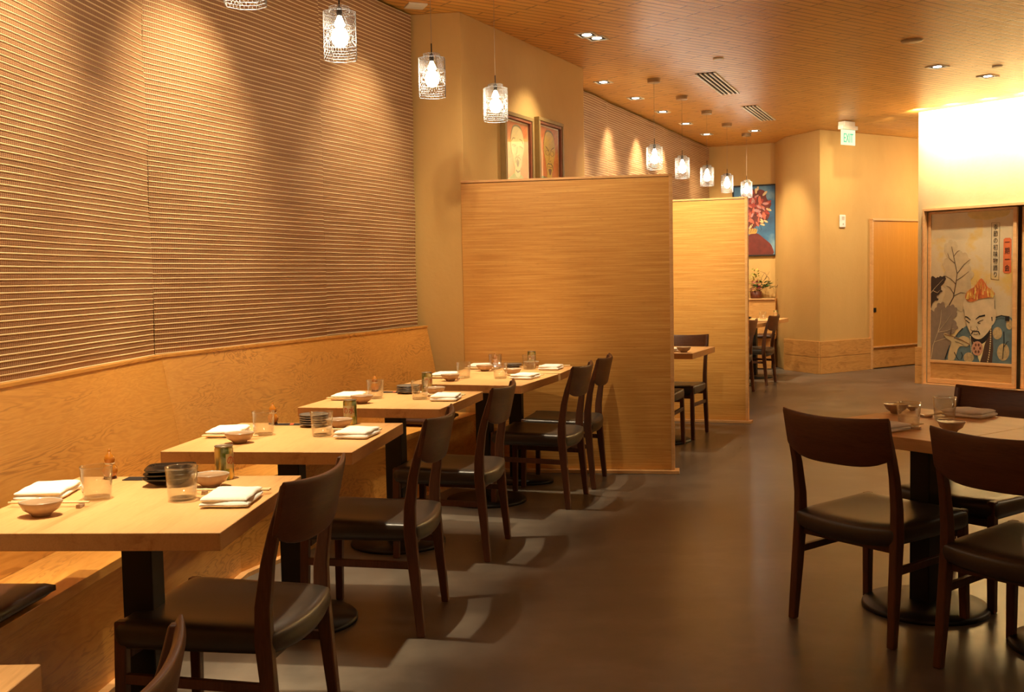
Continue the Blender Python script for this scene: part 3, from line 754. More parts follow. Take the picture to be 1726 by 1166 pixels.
# ------------------------------------------------------------------ pendant lamps
def make_lamp():
    r = thing('cage_pendant', 'x', 'pendant lamp')      # origin at the bottom ring of the cage
    mb = MB(); R = .0765; NS = 8
    V = [Vector((R * cos(2 * pi * (i + .5) / NS), R * sin(2 * pi * (i + .5) / NS), 0)) for i in range(NS)]
    def st(p_, q_, r_=.0011):
        r_ = r_ * .8
        d_ = (q_ - p_).normalized(); a_ = Vector((0, 0, 1)) if abs(d_.z) < .9 else Vector((1, 0, 0)); a_ = (a_ - d_ * a_.dot(d_)).normalized(); b_ = d_.cross(a_)
        o = len(mb.v)
        for q in (p_, q_):
            for k in range(3): mb.v.append(tuple(q + (a_ * cos(k * 2.094) + b_ * sin(k * 2.094)) * r_))
        for k in range(3): mb.f.append((o + k, o + (k + 1) % 3, o + 3 + (k + 1) % 3, o + 3 + k))
    rnd = random.Random(5)
    for i in range(NS):
        A_, B_ = V[i], V[(i + 1) % NS]
        def W(u, z): q = A_.lerp(B_, u); return Vector((q.x, q.y, z))
        for z, rr in ((0, .0016), (.014, .0012), (.026, .001), (.038, .001), (.050, .001), (.066, .0013), (.138, .0014), (.205, .0015)): st(W(0, z), W(1, z), rr)
        for z0, z1, n, ph in ((0, .014, 4, 0), (.014, .026, 4, .5), (.026, .038, 4, 0), (.038, .050, 4, .5), (.050, .066, 5, 0)):
            for k in range(n): u = (k + ph) / n; st(W(u, z0), W(u, z1), .001)
        st(W(0, 0), W(0, .205), .0012)
        # starburst
        c_ = W(.5, .102)
        for k in range(14):
            a_ = 2 * pi * k / 14; ex, ez = cos(a_), sin(a_); t_ = min(.5 / max(abs(ex), 1e-3), (.036 / .0585) / max(abs(ez), 1e-3)); e_ = W(.5 + ex * t_, .102 + ez * t_ * .0585)
            st(c_.lerp(e_, .18), e_, .001)
        for k in range(7):
            a0_ = 2 * pi * k / 7; a1_ = 2 * pi * (k + 1) / 7; st(W(.5 + .3 * cos(a0_), .102 + .018 * sin(a0_)), W(.5 + .3 * cos(a1_), .102 + .018 * sin(a1_)), .001)
        # fine net above
        for k in range(6):
            for j in range(5):
                z = .138 + j * .0134; u = k / 6 + (j % 2) / 12
                st(W(min(u, 1), z), W(min(u + 1 / 12, 1), z + .0134), .0008); st(W(min(u + 1 / 12, 1), z + .0134), W(min(u + 1 / 6, 1), z), .0008)
        # top cover and collar
        A2, B2 = A_ * .62, B_ * .62
        for u in (0, .25, .5, .75):
            p0 = A_.lerp(B_, u); p1 = A2.lerp(B2, u); st(Vector((p0.x, p0.y, .205)), Vector((p1.x, p1.y, .209)), .0008)
            st(Vector((p1.x, p1.y, .209)), Vector((p1.x, p1.y, .228)), .0009)
        for z in (.209, .218, .228): st(Vector((A2.x, A2.y, z)), Vector((B2.x, B2.y, z)), .0012)
        st(Vector((A2.x, A2.y, .228)), Vector((0, 0, .230)), .001)
    mb.build('wire_cage', 'wire', r)
    MB().lathe([(.001, .190), (.011, .190), (.012, .200), (.012, .226), (.006, .232), (.001, .234)], 16).build('socket', 'black_metal', r, smooth=True)
    MB().lathe([(.009, .190), (.011, .184), (.022, .160), (.025, .152), (.022, .146), (.001, .143)], 20).build('bulb_neck', 'bulb_top', r, smooth=True)
    MB().lathe([(.001, .138), (.020, .136), (.034, .120), (.039, .098), (.034, .074), (.020, .056), (.001, .050)], 24).build('bulb', 'bulb', r, smooth=True)
    MB().tube([(0, 0, .23), (0, 0, .285)], .0035, 8).build('stem', 'black_metal', r)
    MB().tube([(0, 0, .283), (0, 0, .84)], .0014, 6).build('cord', 'cord', r)
    MB().lathe([(.001, .835), (.062, .835), (.064, .838), (.064, .8395)], 32).build('canopy_face', 'bronze', r)
    MB().lathe([(.001, .802), (.055, .802), (.060, .806), (.060, .8385), (.001, .8385)], 32).build('canopy', 'bronze', r, smooth=False, bevel=.002)
    return r
LZ = CEIL - .84
PL = Proto(make_lamp(), 'wire cage pendant lamps')
for (x, y, rz_, lb) in ((-.924, 3.88, .1, 'wire cage pendant lamp at the top photo edge, only its bottom ring in view'), (-.741, 4.86, .2, 'largest whole wire cage pendant lamp, before the middle blind'),
                        (-.406, 5.90, .0, 'wire cage pendant lamp hanging in front of the plaster pilaster'), (-.074, 6.86, .3, 'wire cage pendant lamp beside the open-mouthed portrait'),
                        (1.38, 10.2, .1, 'nearest pendant lamp of the far row, left of the other four'), (1.804, 11.214, .5, 'second pendant lamp from the left in the far row of five'),
                        (2.254, 12.268, .2, 'middle pendant lamp in the far row of five'), (2.694, 13.32, .7, 'fourth pendant lamp from the left in the far row, at the painting corner'),
                        (3.155, 14.323, .4, 'farthest pendant lamp, hanging in front of the flower painting')):
    PL.place((x, y, LZ), rz_, lb)
# ------------------------------------------------------------------ ceiling fittings
CR = radians(35)
def make_down():
    r = thing('recessed_downlight', 'x', 'downlight')
    q = MB()
    for sx_, sy_, a_, b_ in ((0, .068, .16, .012), (0, -.068, .16, .012), (.074, 0, .012, .125), (-.074, 0, .012, .125)): q.box((sx_, sy_, -.004), (a_, b_, .008))
    q.build('trim_ring', 'offwhite', r)
    MB().box((0, 0, -.001), (.136, .124, .002)).build('dark_baffle', 'black', r)
    MB().lathe([(.001, -.004), (.036, -.004), (.036, -.0022), (.001, -.0022)], 20).build('lens', 'lens', r)
    return r
DL = Proto(make_down(), 'square recessed downlights')
def down(x, y, rz_, lb): return DL.place((x, y, CEIL), rz_, lb)
dd = radians(66)
down(.615, 8.28, dd, 'square downlight of the bright pair before the portraits, left one'); down(.70, 8.40, dd, 'square downlight of the bright pair before the portraits, right one')
for (x, y, lb) in ((.915, 10.304, 'square downlight beside the corner of the portrait wall'), (1.332, 11.27, 'square downlight between the first two of the far lamp row'), (1.754, 12.249, 'bright square downlight above the second far pendant'),
                   (2.179, 13.25, 'square downlight left of the second far pendant cord'), (2.626, 14.3, 'square downlight behind the third far pendant cord'), (3.2, 14.036, 'dim square downlight near the back wall'),
                   (3.905, 9.85, 'brightest downlight on the right, before the pale wall'), (4.6, 10.384, 'downlight at the right, closest to the pale wall')):
    down(x, y, dd if x < 3.5 else CR, lb)
DL.group = 'downlights beyond the top of the photo over the bench row'
for (p_, t_, e_) in TABLE_SPOTS:
    pass
def disc(name, x, y, r_, label, cat, mat='offwhite'):
    o = MB().lathe([(.001, -.012), (r_ * .9, -.012), (r_, -.006), (r_, 0), (.001, 0)], 28).build(name, mat, None, (x, y, CEIL), smooth=False, bevel=.001); return tag(o, label, cat)
disc('ceiling_cover_disc', 1.809, 9.279, .045, 'small pale disc on the ceiling left of the nearer vent', 'cover')
disc('ceiling_speaker', 3.249, 8.714, .085, 'large flat oval looking disc on the ceiling at the right', 'speaker', 'gourd_disc' if 'gourd_disc' in M else 'bronze')
disc('ceiling_cover_disc', 4.461, 9.877, .045, 'small pale disc on the ceiling above the pale wall', 'cover')
o = MB().box((0, 0, -.006), (.13, .13, .012)).build('access_plate', 'offwhite', None, (-.60, 7.30, CEIL), radians(20), bevel=.002); tag(o, 'square pale plate on the ceiling beside the pilaster', 'plate')
def vent(x0, y0, x1, y1, w_, lb):
    a_ = Vector((x0, y0)); b_ = Vector((x1, y1)); L = (b_ - a_).length; m_ = (a_ + b_) / 2; rz_ = atan2((b_ - a_).y, (b_ - a_).x)
    r = thing('slot_vent', lb, 'vent', (m_.x, m_.y, CEIL), rz_, 'linear slot vents in the ceiling')
    MB().box((0, 0, -.0015), (L, w_, .003)).build('vent_backing', 'slot', r)
    for k in range(5): MB().box((0, -w_ / 2 + w_ * k / 4, -.006), (L, .017, .010)).build('blade', 'offwhite', r)
    return r
vent(1.811, 9.935, 2.285, 11.105, .17, 'nearer slot vent with four dark slots in the bamboo ceiling')
vent(2.664, 11.94, 3.15, 13.08, .155, 'farther slot vent with four dark slots in the bamboo ceiling')
# exit sign
ex = thing('exit_sign', 'edge lit green EXIT sign hanging from the ceiling', 'exit sign', (4.18, 13.3, CEIL), CR)
MB().box((0, .02, -.035), (.20, .10, .05)).build('ceiling_mount', 'white_metal', ex, bevel=.004)
MB().box((0, 0, -.085), (.30, .07, .05)).build('housing', 'white_metal', ex, bevel=.006)
MB().box((0, 0, -.20), (.27, .008, .19)).build('panel', 'exit_panel', ex, bevel=.001)
me = text_mesh('EXIT', .125, .0008); me.transform(Matrix.Translation((0, -.0055, -.215)) @ Matrix.Rotation(pi / 2, 4, 'X') @ Matrix.Diagonal((.72, 1.25, 1, 1)))
me.materials.clear(); me.materials.append(M['exit_green']); o = bpy.data.objects.new('exit_lettering', me); COL.objects.link(o); o.parent = ex
# wall device
rzx = atan2((CB - CA).y, (CB - CA).x); pd = CA + (CB - CA).normalized() * .43
sp_ = thing('wall_sounder', 'small white wall device on the ochre wall left of the door', 'wall device', (pd.x, pd.y, 2.01), rzx)
MB().box((0, -.014, 0), (.115, .026, .17)).build('cover', 'white_metal', sp_, bevel=.012, seg=3)
mb = MB()
for k in range(5): mb.box((0, -.0285, .02 + k * .009), (.05, .002, .003))
mb.build('grille', 'bronze', sp_)
MB().lathe([(.001, 0), (.012, 0), (.012, .002), (.001, .002)], 16).build('lens_dot', 'glaze', sp_, (0, -.0275, -.04))
sp_.children[-1].rotation_euler[0] = pi / 2 if sp_.children else 0
# ------------------------------------------------------------------ pictures on the portrait wall
def on_wall(A, B, P_):
    u = (Vector(B) - Vector(A)).normalized(); t = (Vector(P_) - Vector(A)).dot(u); q = Vector(A) + u * t; return q, atan2(u.y, u.x)
PCOL = {}
def pc(name, col, **kw):
    if name not in PCOL: PCOL[name] = paint(name, col, **kw)
    return PCOL[name]
def portrait(P0, label, width, ztop, zbot, kind):
    q, rz_ = on_wall(PA, PB, P0)
    r = thing('framed_portrait', label, 'picture', (q.x, q.y, zbot), rz_, 'framed portraits on the pilaster wall')
    h = ztop - zbot; w_ = width
    for nm_, mt, fw, dp, ins in (('frame', pc('olive gold frame', '8f7440'), .028, .045, 0), ('inner_frame', pc('russet frame slip', '8a4a2a'), .022, .038, .028)):
        mb = MB(); x0, x1, z0, z1 = ins, w_ - ins, ins, h - ins
        mb.box(((x0 + x1) / 2, -dp / 2, z1 - fw / 2), (x1 - x0, dp, fw)).box(((x0 + x1) / 2, -dp / 2, z0 + fw / 2), (x1 - x0, dp, fw))
        mb.box((x0 + fw / 2, -dp / 2, (z0 + z1) / 2), (fw, dp, z1 - z0 - 2 * fw)).box((x1 - fw / 2, -dp / 2, (z0 + z1) / 2), (fw, dp, z1 - z0 - 2 * fw))
        mb.build(nm_, mt, r, bevel=.003)
    ix, iw = .050, w_ - .10
    MB().box((w_ / 2, -.008, h / 2), (iw, .012, h - .10)).build('mat_board', pc('cream mat', 'e0d2ac'), r)
    X = lambda u: ix + .012 + u * (iw - .024); Z = lambda v: .062 + v * (h - .124)
    y = -.016; bg = pc('orange ground', 'd2651f' if kind == 0 else 'cf4a1c', var=.18, vs=9)
    MB().flat([(X(0), Z(0)), (X(1), Z(0)), (X(1), Z(1)), (X(0), Z(1))], y).build('painted_ground', bg, r)
    skin = pc('pale painted skin' if kind == 0 else 'yellow painted skin', 'd8c48a' if kind == 0 else 'c9a63c')
    ink = pc('ink line', '3a2a18'); hair = pc('painted hair', '6b5a3a'); shirt = pc('sage shirt' if kind == 0 else 'green shirt', '8c9a5a' if kind == 0 else '4f6a3a')
    g = lambda pts: [(X(a_), Z(b_)) for a_, b_ in pts]
    MB().flat(g([(.08, 0), (.2, .05), (.36, .12), (.62, .12), (.8, .05), (.95, 0)] if kind == 0 else [(0, 0), (0, .12), (.2, .13), (.36, .12), (.6, .10), (.8, .08), (.98, .03), (.98, 0)]), y - .001).build('painted_shirt', shirt, r)
    face = smooth_loop(g([(.5, .93), (.34, .90), (.25, .78), (.21, .60), (.25, .48), (.30, .40), (.35, .26), (.38, .20), (.38, .10), (.5, .05), (.62, .10), (.62, .20), (.68, .27), (.73, .42), (.78, .50), (.81, .60), (.77, .78), (.68, .89)]))
    MB().flat(smooth_loop(g([(.5, .965), (.33, .93), (.24, .80), (.22, .68), (.4, .80), (.6, .80), (.79, .68), (.77, .82), (.68, .93)])), y - .0015).build('painted_hair', hair, r)
    MB().flat(face, y - .003).build('painted_face', skin, r)
    mb = MB(); S = lambda pts, a_, b_: stroke(mb, g(pts), a_ * .9, b_ * .9, y - .0045)
    if kind == 0:
        S([(.24, .66), (.31, .72), (.40, .72)], .004, .007); S([(.60, .72), (.70, .71), (.77, .65)], .007, .004)
        S([(.27, .60), (.36, .605), (.43, .60)], .004, .003); S([(.27, .585), (.35, .575), (.42, .59)], .003, .003); S([(.60, .60), (.68, .59), (.76, .575)], .004, .003)
        S([(.50, .58), (.47, .48), (.42, .43)], .003, .003); S([(.45, .42), (.52, .41), (.58, .45)], .004, .003)
        S([(.38, .36), (.44, .40), (.50, .385), (.57, .40), (.64, .36)], .005, .005); S([(.39, .35), (.40, .29)], .004, .003)
        mb.flat(smooth_loop(g([(.50, .37), (.45, .33), (.47, .26), (.51, .23), (.55, .27), (.57, .33)])), y - .0045, .001)
        S([(.42, .17), (.50, .14), (.60, .17)], .012, .012)
    else:
        S([(.30, .66), (.38, .63), (.46, .60)], .008, .005); S([(.56, .60), (.64, .64), (.74, .67)], .005, .008)
        for cx_ in (.39, .64): S([(cx_ + .10 * cos(a_ * pi / 5), .555 + .045 * sin(a_ * pi / 5)) for a_ in range(11)], .003, .003)
        S([(.50, .55), (.48, .46), (.46, .42), (.52, .40), (.57, .43)], .003, .003); S([(.38, .34), (.44, .37), (.51, .36), (.58, .37), (.66, .33)], .009, .009)
        S([(.42, .31), (.52, .305), (.62, .31)], .005, .005); S([(.38, .33), (.37, .26)], .006, .004); S([(.66, .33), (.68, .26)], .006, .004); mb.flat(smooth_loop(g([(.44, .26), (.52, .28), (.60, .26), (.56, .19), (.52, .16), (.48, .19)])), y - .0045, .001)
        for k in range(9): S([(.05 + .1 * k, .09 - .02 * (k % 2)), (.055 + .1 * k, .06 - .02 * (k % 2))], .006, .004)
    mb.build('ink_lines', ink, r)
    MB().box((w_ / 2, -.026, h / 2), (w_ - .11, .002, h - .11)).build('glazing', 'pic_glass', r)
    return r
portrait((-.059, 8.05), 'left framed portrait, pale open-mouthed face on orange', .526, 2.60, 2.04, 0)
portrait((.21, 8.62), 'right framed portrait, yellow face with glasses on orange', .513, 2.63, 2.05, 1)
# ------------------------------------------------------------------ flower painting
q, rz_ = on_wall(BWA, BWB, (3.248, 15.658))
fp = thing('flower_painting', 'large painting of a red flower-headed figure on blue, black frame', 'painting', (q.x, q.y, 1.587), rz_)
W_, H_ = .626, 1.022
mb = MB().box((W_ / 2, -.02, H_ - .01), (W_, .04, .02)).box((W_ / 2, -.02, .01), (W_, .04, .02)).box((.01, -.02, H_ / 2), (.02, .04, H_ - .04)).box((W_ - .01, -.02, H_ / 2), (.02, .04, H_ - .04))
mb.build('frame', pc('black frame', '1c1410'), fp, bevel=.002)
t = NT('painted blue sky'); cc = t.co(); t.base(t.ramp(t.noise(cc, 3, 4), ((.3, lin('2c4f70')), (.5, lin('3f7096')), (.72, lin('8fb0bb'))))); t.set(Roughness=.5)
MB().box((W_ / 2, -.008, H_ / 2), (W_ - .036, .012, H_ - .036)).build('canvas', t.m, fp)
G = lambda pts: [(((a_) - 76) / 617, H_ - (b_ - 105) / 593) for a_, b_ in pts]
y = -.016
MB().flat(smooth_loop(G([(100, 698), (100, 600), (150, 560), (205, 540), (250, 515), (300, 520), (350, 560), (400, 600), (425, 640), (430, 700), (300, 701), (180, 701)]), 3), y - .001).build('painted_shoulder', pc('maroon robe', '6a2418', var=.2), fp)
MB().flat(smooth_loop(G([(180, 480), (205, 470), (250, 475), (290, 480), (285, 515), (250, 520), (210, 525), (180, 530)])), y - .002).build('painted_neck', pc('gold neck', 'c99a4a'), fp)
base_ = pc('dark flower ground', '6d2a22', var=.25, vs=20)
loop_ = []
for k in range(40):
    a_ = 2 * pi * k / 40; rx = 145 * (1 + .10 * sin(9 * a_)); rz2 = 165 * (1 + .08 * sin(7 * a_ + 1)); loop_.append((262 + rx * cos(a_), 300 - rz2 * sin(a_)))
MB().flat(G(loop_), y - .003).build('painted_bloom', base_, fp)
rnd = random.Random(11)
for cn, col_, n in (('crimson petals', 'a63a30', 24), ('coral petals', 'cf6a50', 20), ('pink petals', 'c98a84', 14), ('cream petal tips', 'dfc08a', 14)):
    mb = MB()
    for k in range(n):
        a_ = rnd.random() * 2 * pi; rr = (rnd.random() ** .5) * (1.0 if 'cream' not in cn else 1.0)
        if 'cream' in cn: rr = .9 + .25 * rnd.random()
        cx_ = 262 + 130 * rr * cos(a_); cy_ = 300 - 150 * rr * sin(a_); sz = rnd.uniform(14, 28) * (.8 if 'cream' in cn else 1); b_ = a_ + rnd.uniform(-.8, .8)
        pts = [(cx_ + sz * (1.3 * cos(b_) * cos(t_) - .5 * sin(b_) * sin(t_)), cy_ - sz * (1.3 * sin(b_) * cos(t_) + .5 * cos(b_) * sin(t_))) for t_ in [2 * pi * j / 10 for j in range(10)]]
        pts = [(min(max(a2_, 92), 440), min(max(b2_, 120), 640)) for a2_, b2_ in pts]
        mb.flat(G(pts), y - .004 - .0002 * rnd.random() - .0006 * ('coral' in cn) - .0012 * ('pink' in cn) - .0018 * ('cream' in cn), .001)
    mb.build('painted_petals', pc(cn, col_), fp)
mb = MB()
for k in range(46):
    a_ = rnd.random() * 2 * pi; rr = rnd.uniform(.3, 1.15); cx_ = 262 + 130 * rr * cos(a_); cy_ = 300 - 150 * rr * sin(a_); s_ = rnd.uniform(8, 18); ph = rnd.random() * 6
    pts = [(min(max(cx_ + s_ * (1 - j / 12) * cos(ph + j * .5), 92), 442), min(max(cy_ - s_ * (1 - j / 12) * sin(ph + j * .5), 122), 690)) for j in range(9)]
    stroke(mb, G(pts), .004, .002, y - .0075)
for k in range(7): stroke(mb, G([(190 + k * 22, 455 + (k % 3) * 8), (200 + k * 22, 480 + 8 * (k % 2)), (188 + k * 22, 500 + 6 * (k % 3))]), .006, .003, y - .0075)
mb.build('ink_curls', pc('ink line', '3a2a18'), fp)
# ------------------------------------------------------------------ flower arrangement on the far ledge
fl_o = BWA + nbk * .165 + db * .70
fa = thing('flower_arrangement', 'flowers with leaves and a curly twig in a basket on the far bench ledge', 'flowers', (fl_o.x, fl_o.y, .981), rzb)
MB().lathe([(.001, 0), (.07, 0), (.08, .02), (.082, .10), (.078, .10), (.074, .02), (.001, .015)], 24).build('basket', 'dark_wood', fa, smooth=True)
def leafs(n, ctr, rad, size, name, mat, seed, up=.4, sharp=1):
    rn = random.Random(seed); mb = MB()
    for k in range(n):
        a_ = rn.random() * 2 * pi; e_ = rn.uniform(-.3, 1.3); rr = rad * rn.uniform(.3, 1); p_ = Vector(ctr) + Vector((rr * cos(a_) * cos(e_), rr * sin(a_) * cos(e_) * .6, rr * sin(e_) * up * 2))
        dv = Vector((cos(a_), sin(a_) * .6, up * rn.uniform(-.5, 1.2))).normalized(); sd_ = dv.cross(Vector((rn.uniform(-.3, .3), rn.uniform(-.3, .3), 1))).normalized(); up_ = sd_.cross(dv); s_ = size * rn.uniform(.6, 1.2)
        vs = [p_, p_ + dv * s_ * .4 + sd_ * s_ * .25, p_ + dv * s_, p_ + dv * s_ * .4 - sd_ * s_ * .25, p_ + dv * s_ * .5 + up_ * s_ * .06, p_ + dv * s_ * .45 - up_ * s_ * .04]
        mb.add(vs, [(0, 1, 4), (1, 2, 4), (2, 3, 4), (3, 0, 4), (1, 0, 5), (2, 1, 5), (3, 2, 5), (0, 3, 5)])
    return mb.build(name, mat, fa)
leafs(60, (-.02, 0, .26), .11, .05, 'pale_leaves', paint('pale green leaf', 'a8ad4a'), 2, .8)
leafs(46, (.10, -.02, .16), .12, .10, 'dark_leaves', paint('dark green leaf', '2f5a22'), 3, .35)
leafs(70, (0, -.03, .14), .10, .04, 'pink_flowers', paint('magenta flower', 'b0305a'), 4, .6)
leafs(40, (-.02, -.02, .10), .09, .05, 'brown_foliage', paint('brown foliage', '5a2a1a'), 5, .3)
mb = MB(); tw = random.Random(9)
def twig(p0, d0, n, s_, curl):
    p_ = Vector(p0); d_ = Vector(d0).normalized(); pts = [p_.copy()]
    for k in range(n):
        d_ = (Matrix.Rotation(curl * (1 + .6 * sin(k * .8)) + tw.uniform(-.2, .2), 3, 'Y') @ d_).normalized(); d_.y *= .4; p_ = p_ + d_ * s_; pts.append(p_.copy())
    mb.tube(pts, [.0035 * (1 - .7 * k / n) for k in range(n + 1)], 5); return pts
tA = twig((.02, 0, .10), (.6, 0, 1), 12, .028, .03); twig(tA[7], (1, 0, .5), 9, .022, -.28); twig(tA[9], (1, 0, -.1), 9, .024, .33)
tB = twig((.04, 0, .10), (1, 0, .8), 12, .026, .10); twig(tB[6], (1, 0, .8), 8, .02, .3); twig(tB[9], (1, 0, -.6), 8, .018, -.25)
twig(tA[4], (-.4, 0, 1), 8, .025, .15)
mb.build('curly_twig', paint('dry twig', '4e3220'), fa, smooth=True)
# ------------------------------------------------------------------ sliding screens in the pale wall
rzm = atan2(dm.y, dm.x)
fr = MB(); o0 = mw(.10)
dd_ = thing('door_2', 'x', 'door', (o0.x, o0.y, 0), rzm)
for k in ('label', 'category'): del dd_[k]
dd_['kind'] = 'structure'
f = MB(); f.box((-.006, -.01, 1.02), (.022, .06, 2.04)).box((1.65, -.01, 2.045), (3.34, .06, .032)); f.build('door_frame', 'oak', dd_, bevel=.003)
MB().box((1.65, .03, .006), (3.30, .12, .012)).build('door_track', 'oak', dd_, bevel=.002)
o1 = mw(.10, .045)
sc_ = thing('painted_screen', 'sliding screen painted with a flame-haired man in a blue robe', 'sliding screen', (o1.x, o1.y, 0), rzm)
SX0, SX1 = .012, 1.09
f = MB()
f.box((SX0 + .018, 0, 1.02), (.036, .035, 2.00)).box((SX1 - .020, 0, 1.02), (.040, .035, 2.00)).box(((SX0 + SX1) / 2, 0, 2.008), (SX1 - SX0 - .07, .035, .028)).box(((SX0 + SX1) / 2, 0, .275), (SX1 - SX0 - .07, .035, .03)).box(((SX0 + SX1) / 2, 0, .045), (SX1 - SX0 - .07, .035, .055))
f.build('screen_frame', 'oak', sc_, bevel=.003)
MB().box(((SX0 + SX1) / 2, .004, .166), (SX1 - SX0 - .07, .012, .19)).build('kick_panel', 'firz', sc_)
MX0, MX1, MZ0, MZ1 = SX0 + .034, SX1 - .038, .29, 1.994
t = NT('gold and silver washi'); n1 = t.noise(t.co((1, 1, 1)), 2.1, 4, .6); n2 = t.noise(t.co((1, 1, 3)), 30, 3)
t.base(t.mix(t.math('MULTIPLY', n2, .25), t.ramp(n1, ((.40, lin('c0ac84')), (.52, lin('c8b48a')), (.62, lin('cfa84c')))), lin('e0d0a8'))); t.set(Roughness=.45, Metallic=.1); t.bump(n2, .15, .004)
pt_ = MB().box(((MX0 + MX1) / 2, .002, (MZ0 + MZ1) / 2), (MX1 - MX0, .01, MZ1 - MZ0)).build('painting_ground', t.m, sc_)
def mm(pts):
    r_ = []
    for a_, b_ in pts:
        u = (a_ - 103) / 477; v = (b_ - (128 - 8 * u)) / (857 + 33 * u)
        r_.append((min(max(MX0 + u * (MX1 - MX0), MX0 + .002), MX1 - .002), min(max(MZ1 - v * (MZ1 - MZ0), MZ0 + .002), MZ1 - .002)))
    return r_
Y0 = -.004
def sub(mb, name, mat):
    return mb.build(name, mat, pt_)
def lobed(pts, amp, n):
    L_ = smooth_loop(pts, 12); c_ = sum((Vector(p_) for p_ in L_), Vector((0, 0))) / len(L_); k_ = len(L_)
    return [tuple(Vector(p_) + (Vector(p_) - c_).normalized() * amp * abs(sin(pi * n * i_ / k_))) for i_, p_ in enumerate(L_)]
def mflat(pts, y, name, mat, sm=3, lobe=None): return sub(MB().flat(mm(lobed(pts, *lobe) if lobe else smooth_loop(pts, sm) if sm else pts), y, .001), name, mat)
# leaves
mflat([(205, 300), (240, 295), (262, 320), (265, 350), (300, 365), (330, 400), (325, 440), (350, 480), (335, 540), (345, 600), (310, 650), (290, 690), (240, 680), (200, 650), (175, 640), (195, 580), (180, 520), (195, 470), (180, 420), (200, 390), (185, 340)], Y0 - .001, 'outlined_leaf', pc('pale beige leaf', 'bba47a'), lobe=(12, 22))
mb = MB()
for ps, w0 in (([(215, 665), (240, 620), (255, 540), (262, 480), (250, 420), (235, 350), (228, 320)], .012), ([(255, 540), (225, 510), (190, 490)], .007), ([(262, 480), (300, 430), (335, 400)], .007), ([(250, 420), (215, 390), (205, 360)], .006), ([(243, 610), (285, 590), (325, 598)], .006), ([(256, 520), (290, 500), (330, 470)], .006), ([(245, 600), (220, 560), (200, 550)], .006), ([(240, 380), (262, 350), (275, 345)], .005)):
    stroke(mb, mm(ps), w0, w0 * .35, Y0 - .003)
sub(mb, 'leaf_veins', pc('brown vein', '4a3220'))
mflat([(104, 510), (140, 505), (160, 498), (190, 500), (185, 530), (160, 560), (168, 580), (140, 605), (150, 625), (120, 640), (104, 670)], Y0 - .002, 'dark_leaf', pc('dark brown leaf', '3a2a1e'), lobe=(7, 14))
mflat([(104, 720), (130, 700), (150, 660), (185, 655), (195, 680), (230, 668), (258, 690), (255, 730), (240, 750), (262, 790), (240, 820), (215, 850), (235, 880), (210, 930), (195, 985), (104, 983)], Y0 - .0025, 'taupe_leaf', pc('taupe leaf', '84705a'), lobe=(10, 20))
mb = MB()
for ps in ([(108, 980), (120, 900), (150, 820), (200, 760), (235, 710)], [(150, 820), (165, 760), (170, 690)], [(128, 880), (190, 860), (225, 850)], [(150, 822), (200, 815), (245, 800)], [(104, 590), (130, 560), (180, 510)], [(115, 575), (145, 590), (160, 575)]):
    stroke(mb, mm(ps), .006, .002, Y0 - .0045)
sub(mb, 'pale_leaf_veins', pc('cream vein', 'cbb68c'))
# robe
mflat([(195, 980), (215, 920), (250, 850), (300, 800), (330, 790), (380, 850), (450, 800), (490, 740), (530, 728), (575, 745), (579, 800), (579, 1010), (195, 984)], Y0 - .003, 'blue_robe', pc('slate blue robe', '5a6c6c', var=.18, vs=12), 3)
for cx_, cy_, rx, rz3 in ((497, 830, 26, 36), (530, 940, 34, 50), (318, 880, 24, 30), (335, 972, 30, 30), (562, 780, 18, 30)):
    sub(MB().flat(mm([(min(cx_ + rx * cos(a_ * pi / 10), 578), min(cy_ + rz3 * sin(a_ * pi / 10), 1000)) for a_ in range(20)]), Y0 - .0045, .001), 'robe_roundel', pc('tan roundel', 'b39a6a', var=.2, vs=40))
mflat([(345, 860), (450, 800), (470, 830), (468, 1005), (400, 1003), (380, 930)], Y0 - .0050, 'dark_lapel', pc('dark brown lapel', '4a3222'), 2)
mflat([(360, 870), (440, 800), (448, 830), (425, 900), (400, 1000), (380, 930)], Y0 - .0055, 'neck', pc('pale painted skin', 'd8c48a'), 2)
mflat([(345, 835), (375, 862), (410, 855), (445, 800), (455, 830), (430, 880), (395, 895), (362, 880)], Y0 - .0058, 'beard', pc('black beard', '1e1610'), 2)
skin2 = pc('parchment skin', 'c9b288')
mflat([(305, 690), (302, 650), (318, 630), (380, 620), (470, 615), (478, 650), (482, 690), (478, 740), (465, 790), (440, 830), (405, 862), (370, 860), (345, 835), (325, 790), (312, 740)], Y0 - .0065, 'face', skin2, 3)
mflat([(470, 700), (482, 690), (492, 710), (488, 745), (475, 778), (462, 775)], Y0 - .0070, 'ear', skin2, 3)
mflat([(185, 835), (200, 828), (230, 850), (262, 862), (300, 845), (325, 855), (338, 880), (330, 905), (290, 905), (270, 925), (250, 985), (212, 983), (222, 920), (232, 880), (205, 860)], Y0 - .0070, 'hand', pc('hand skin', 'bfa675'), 3)
mb = MB()
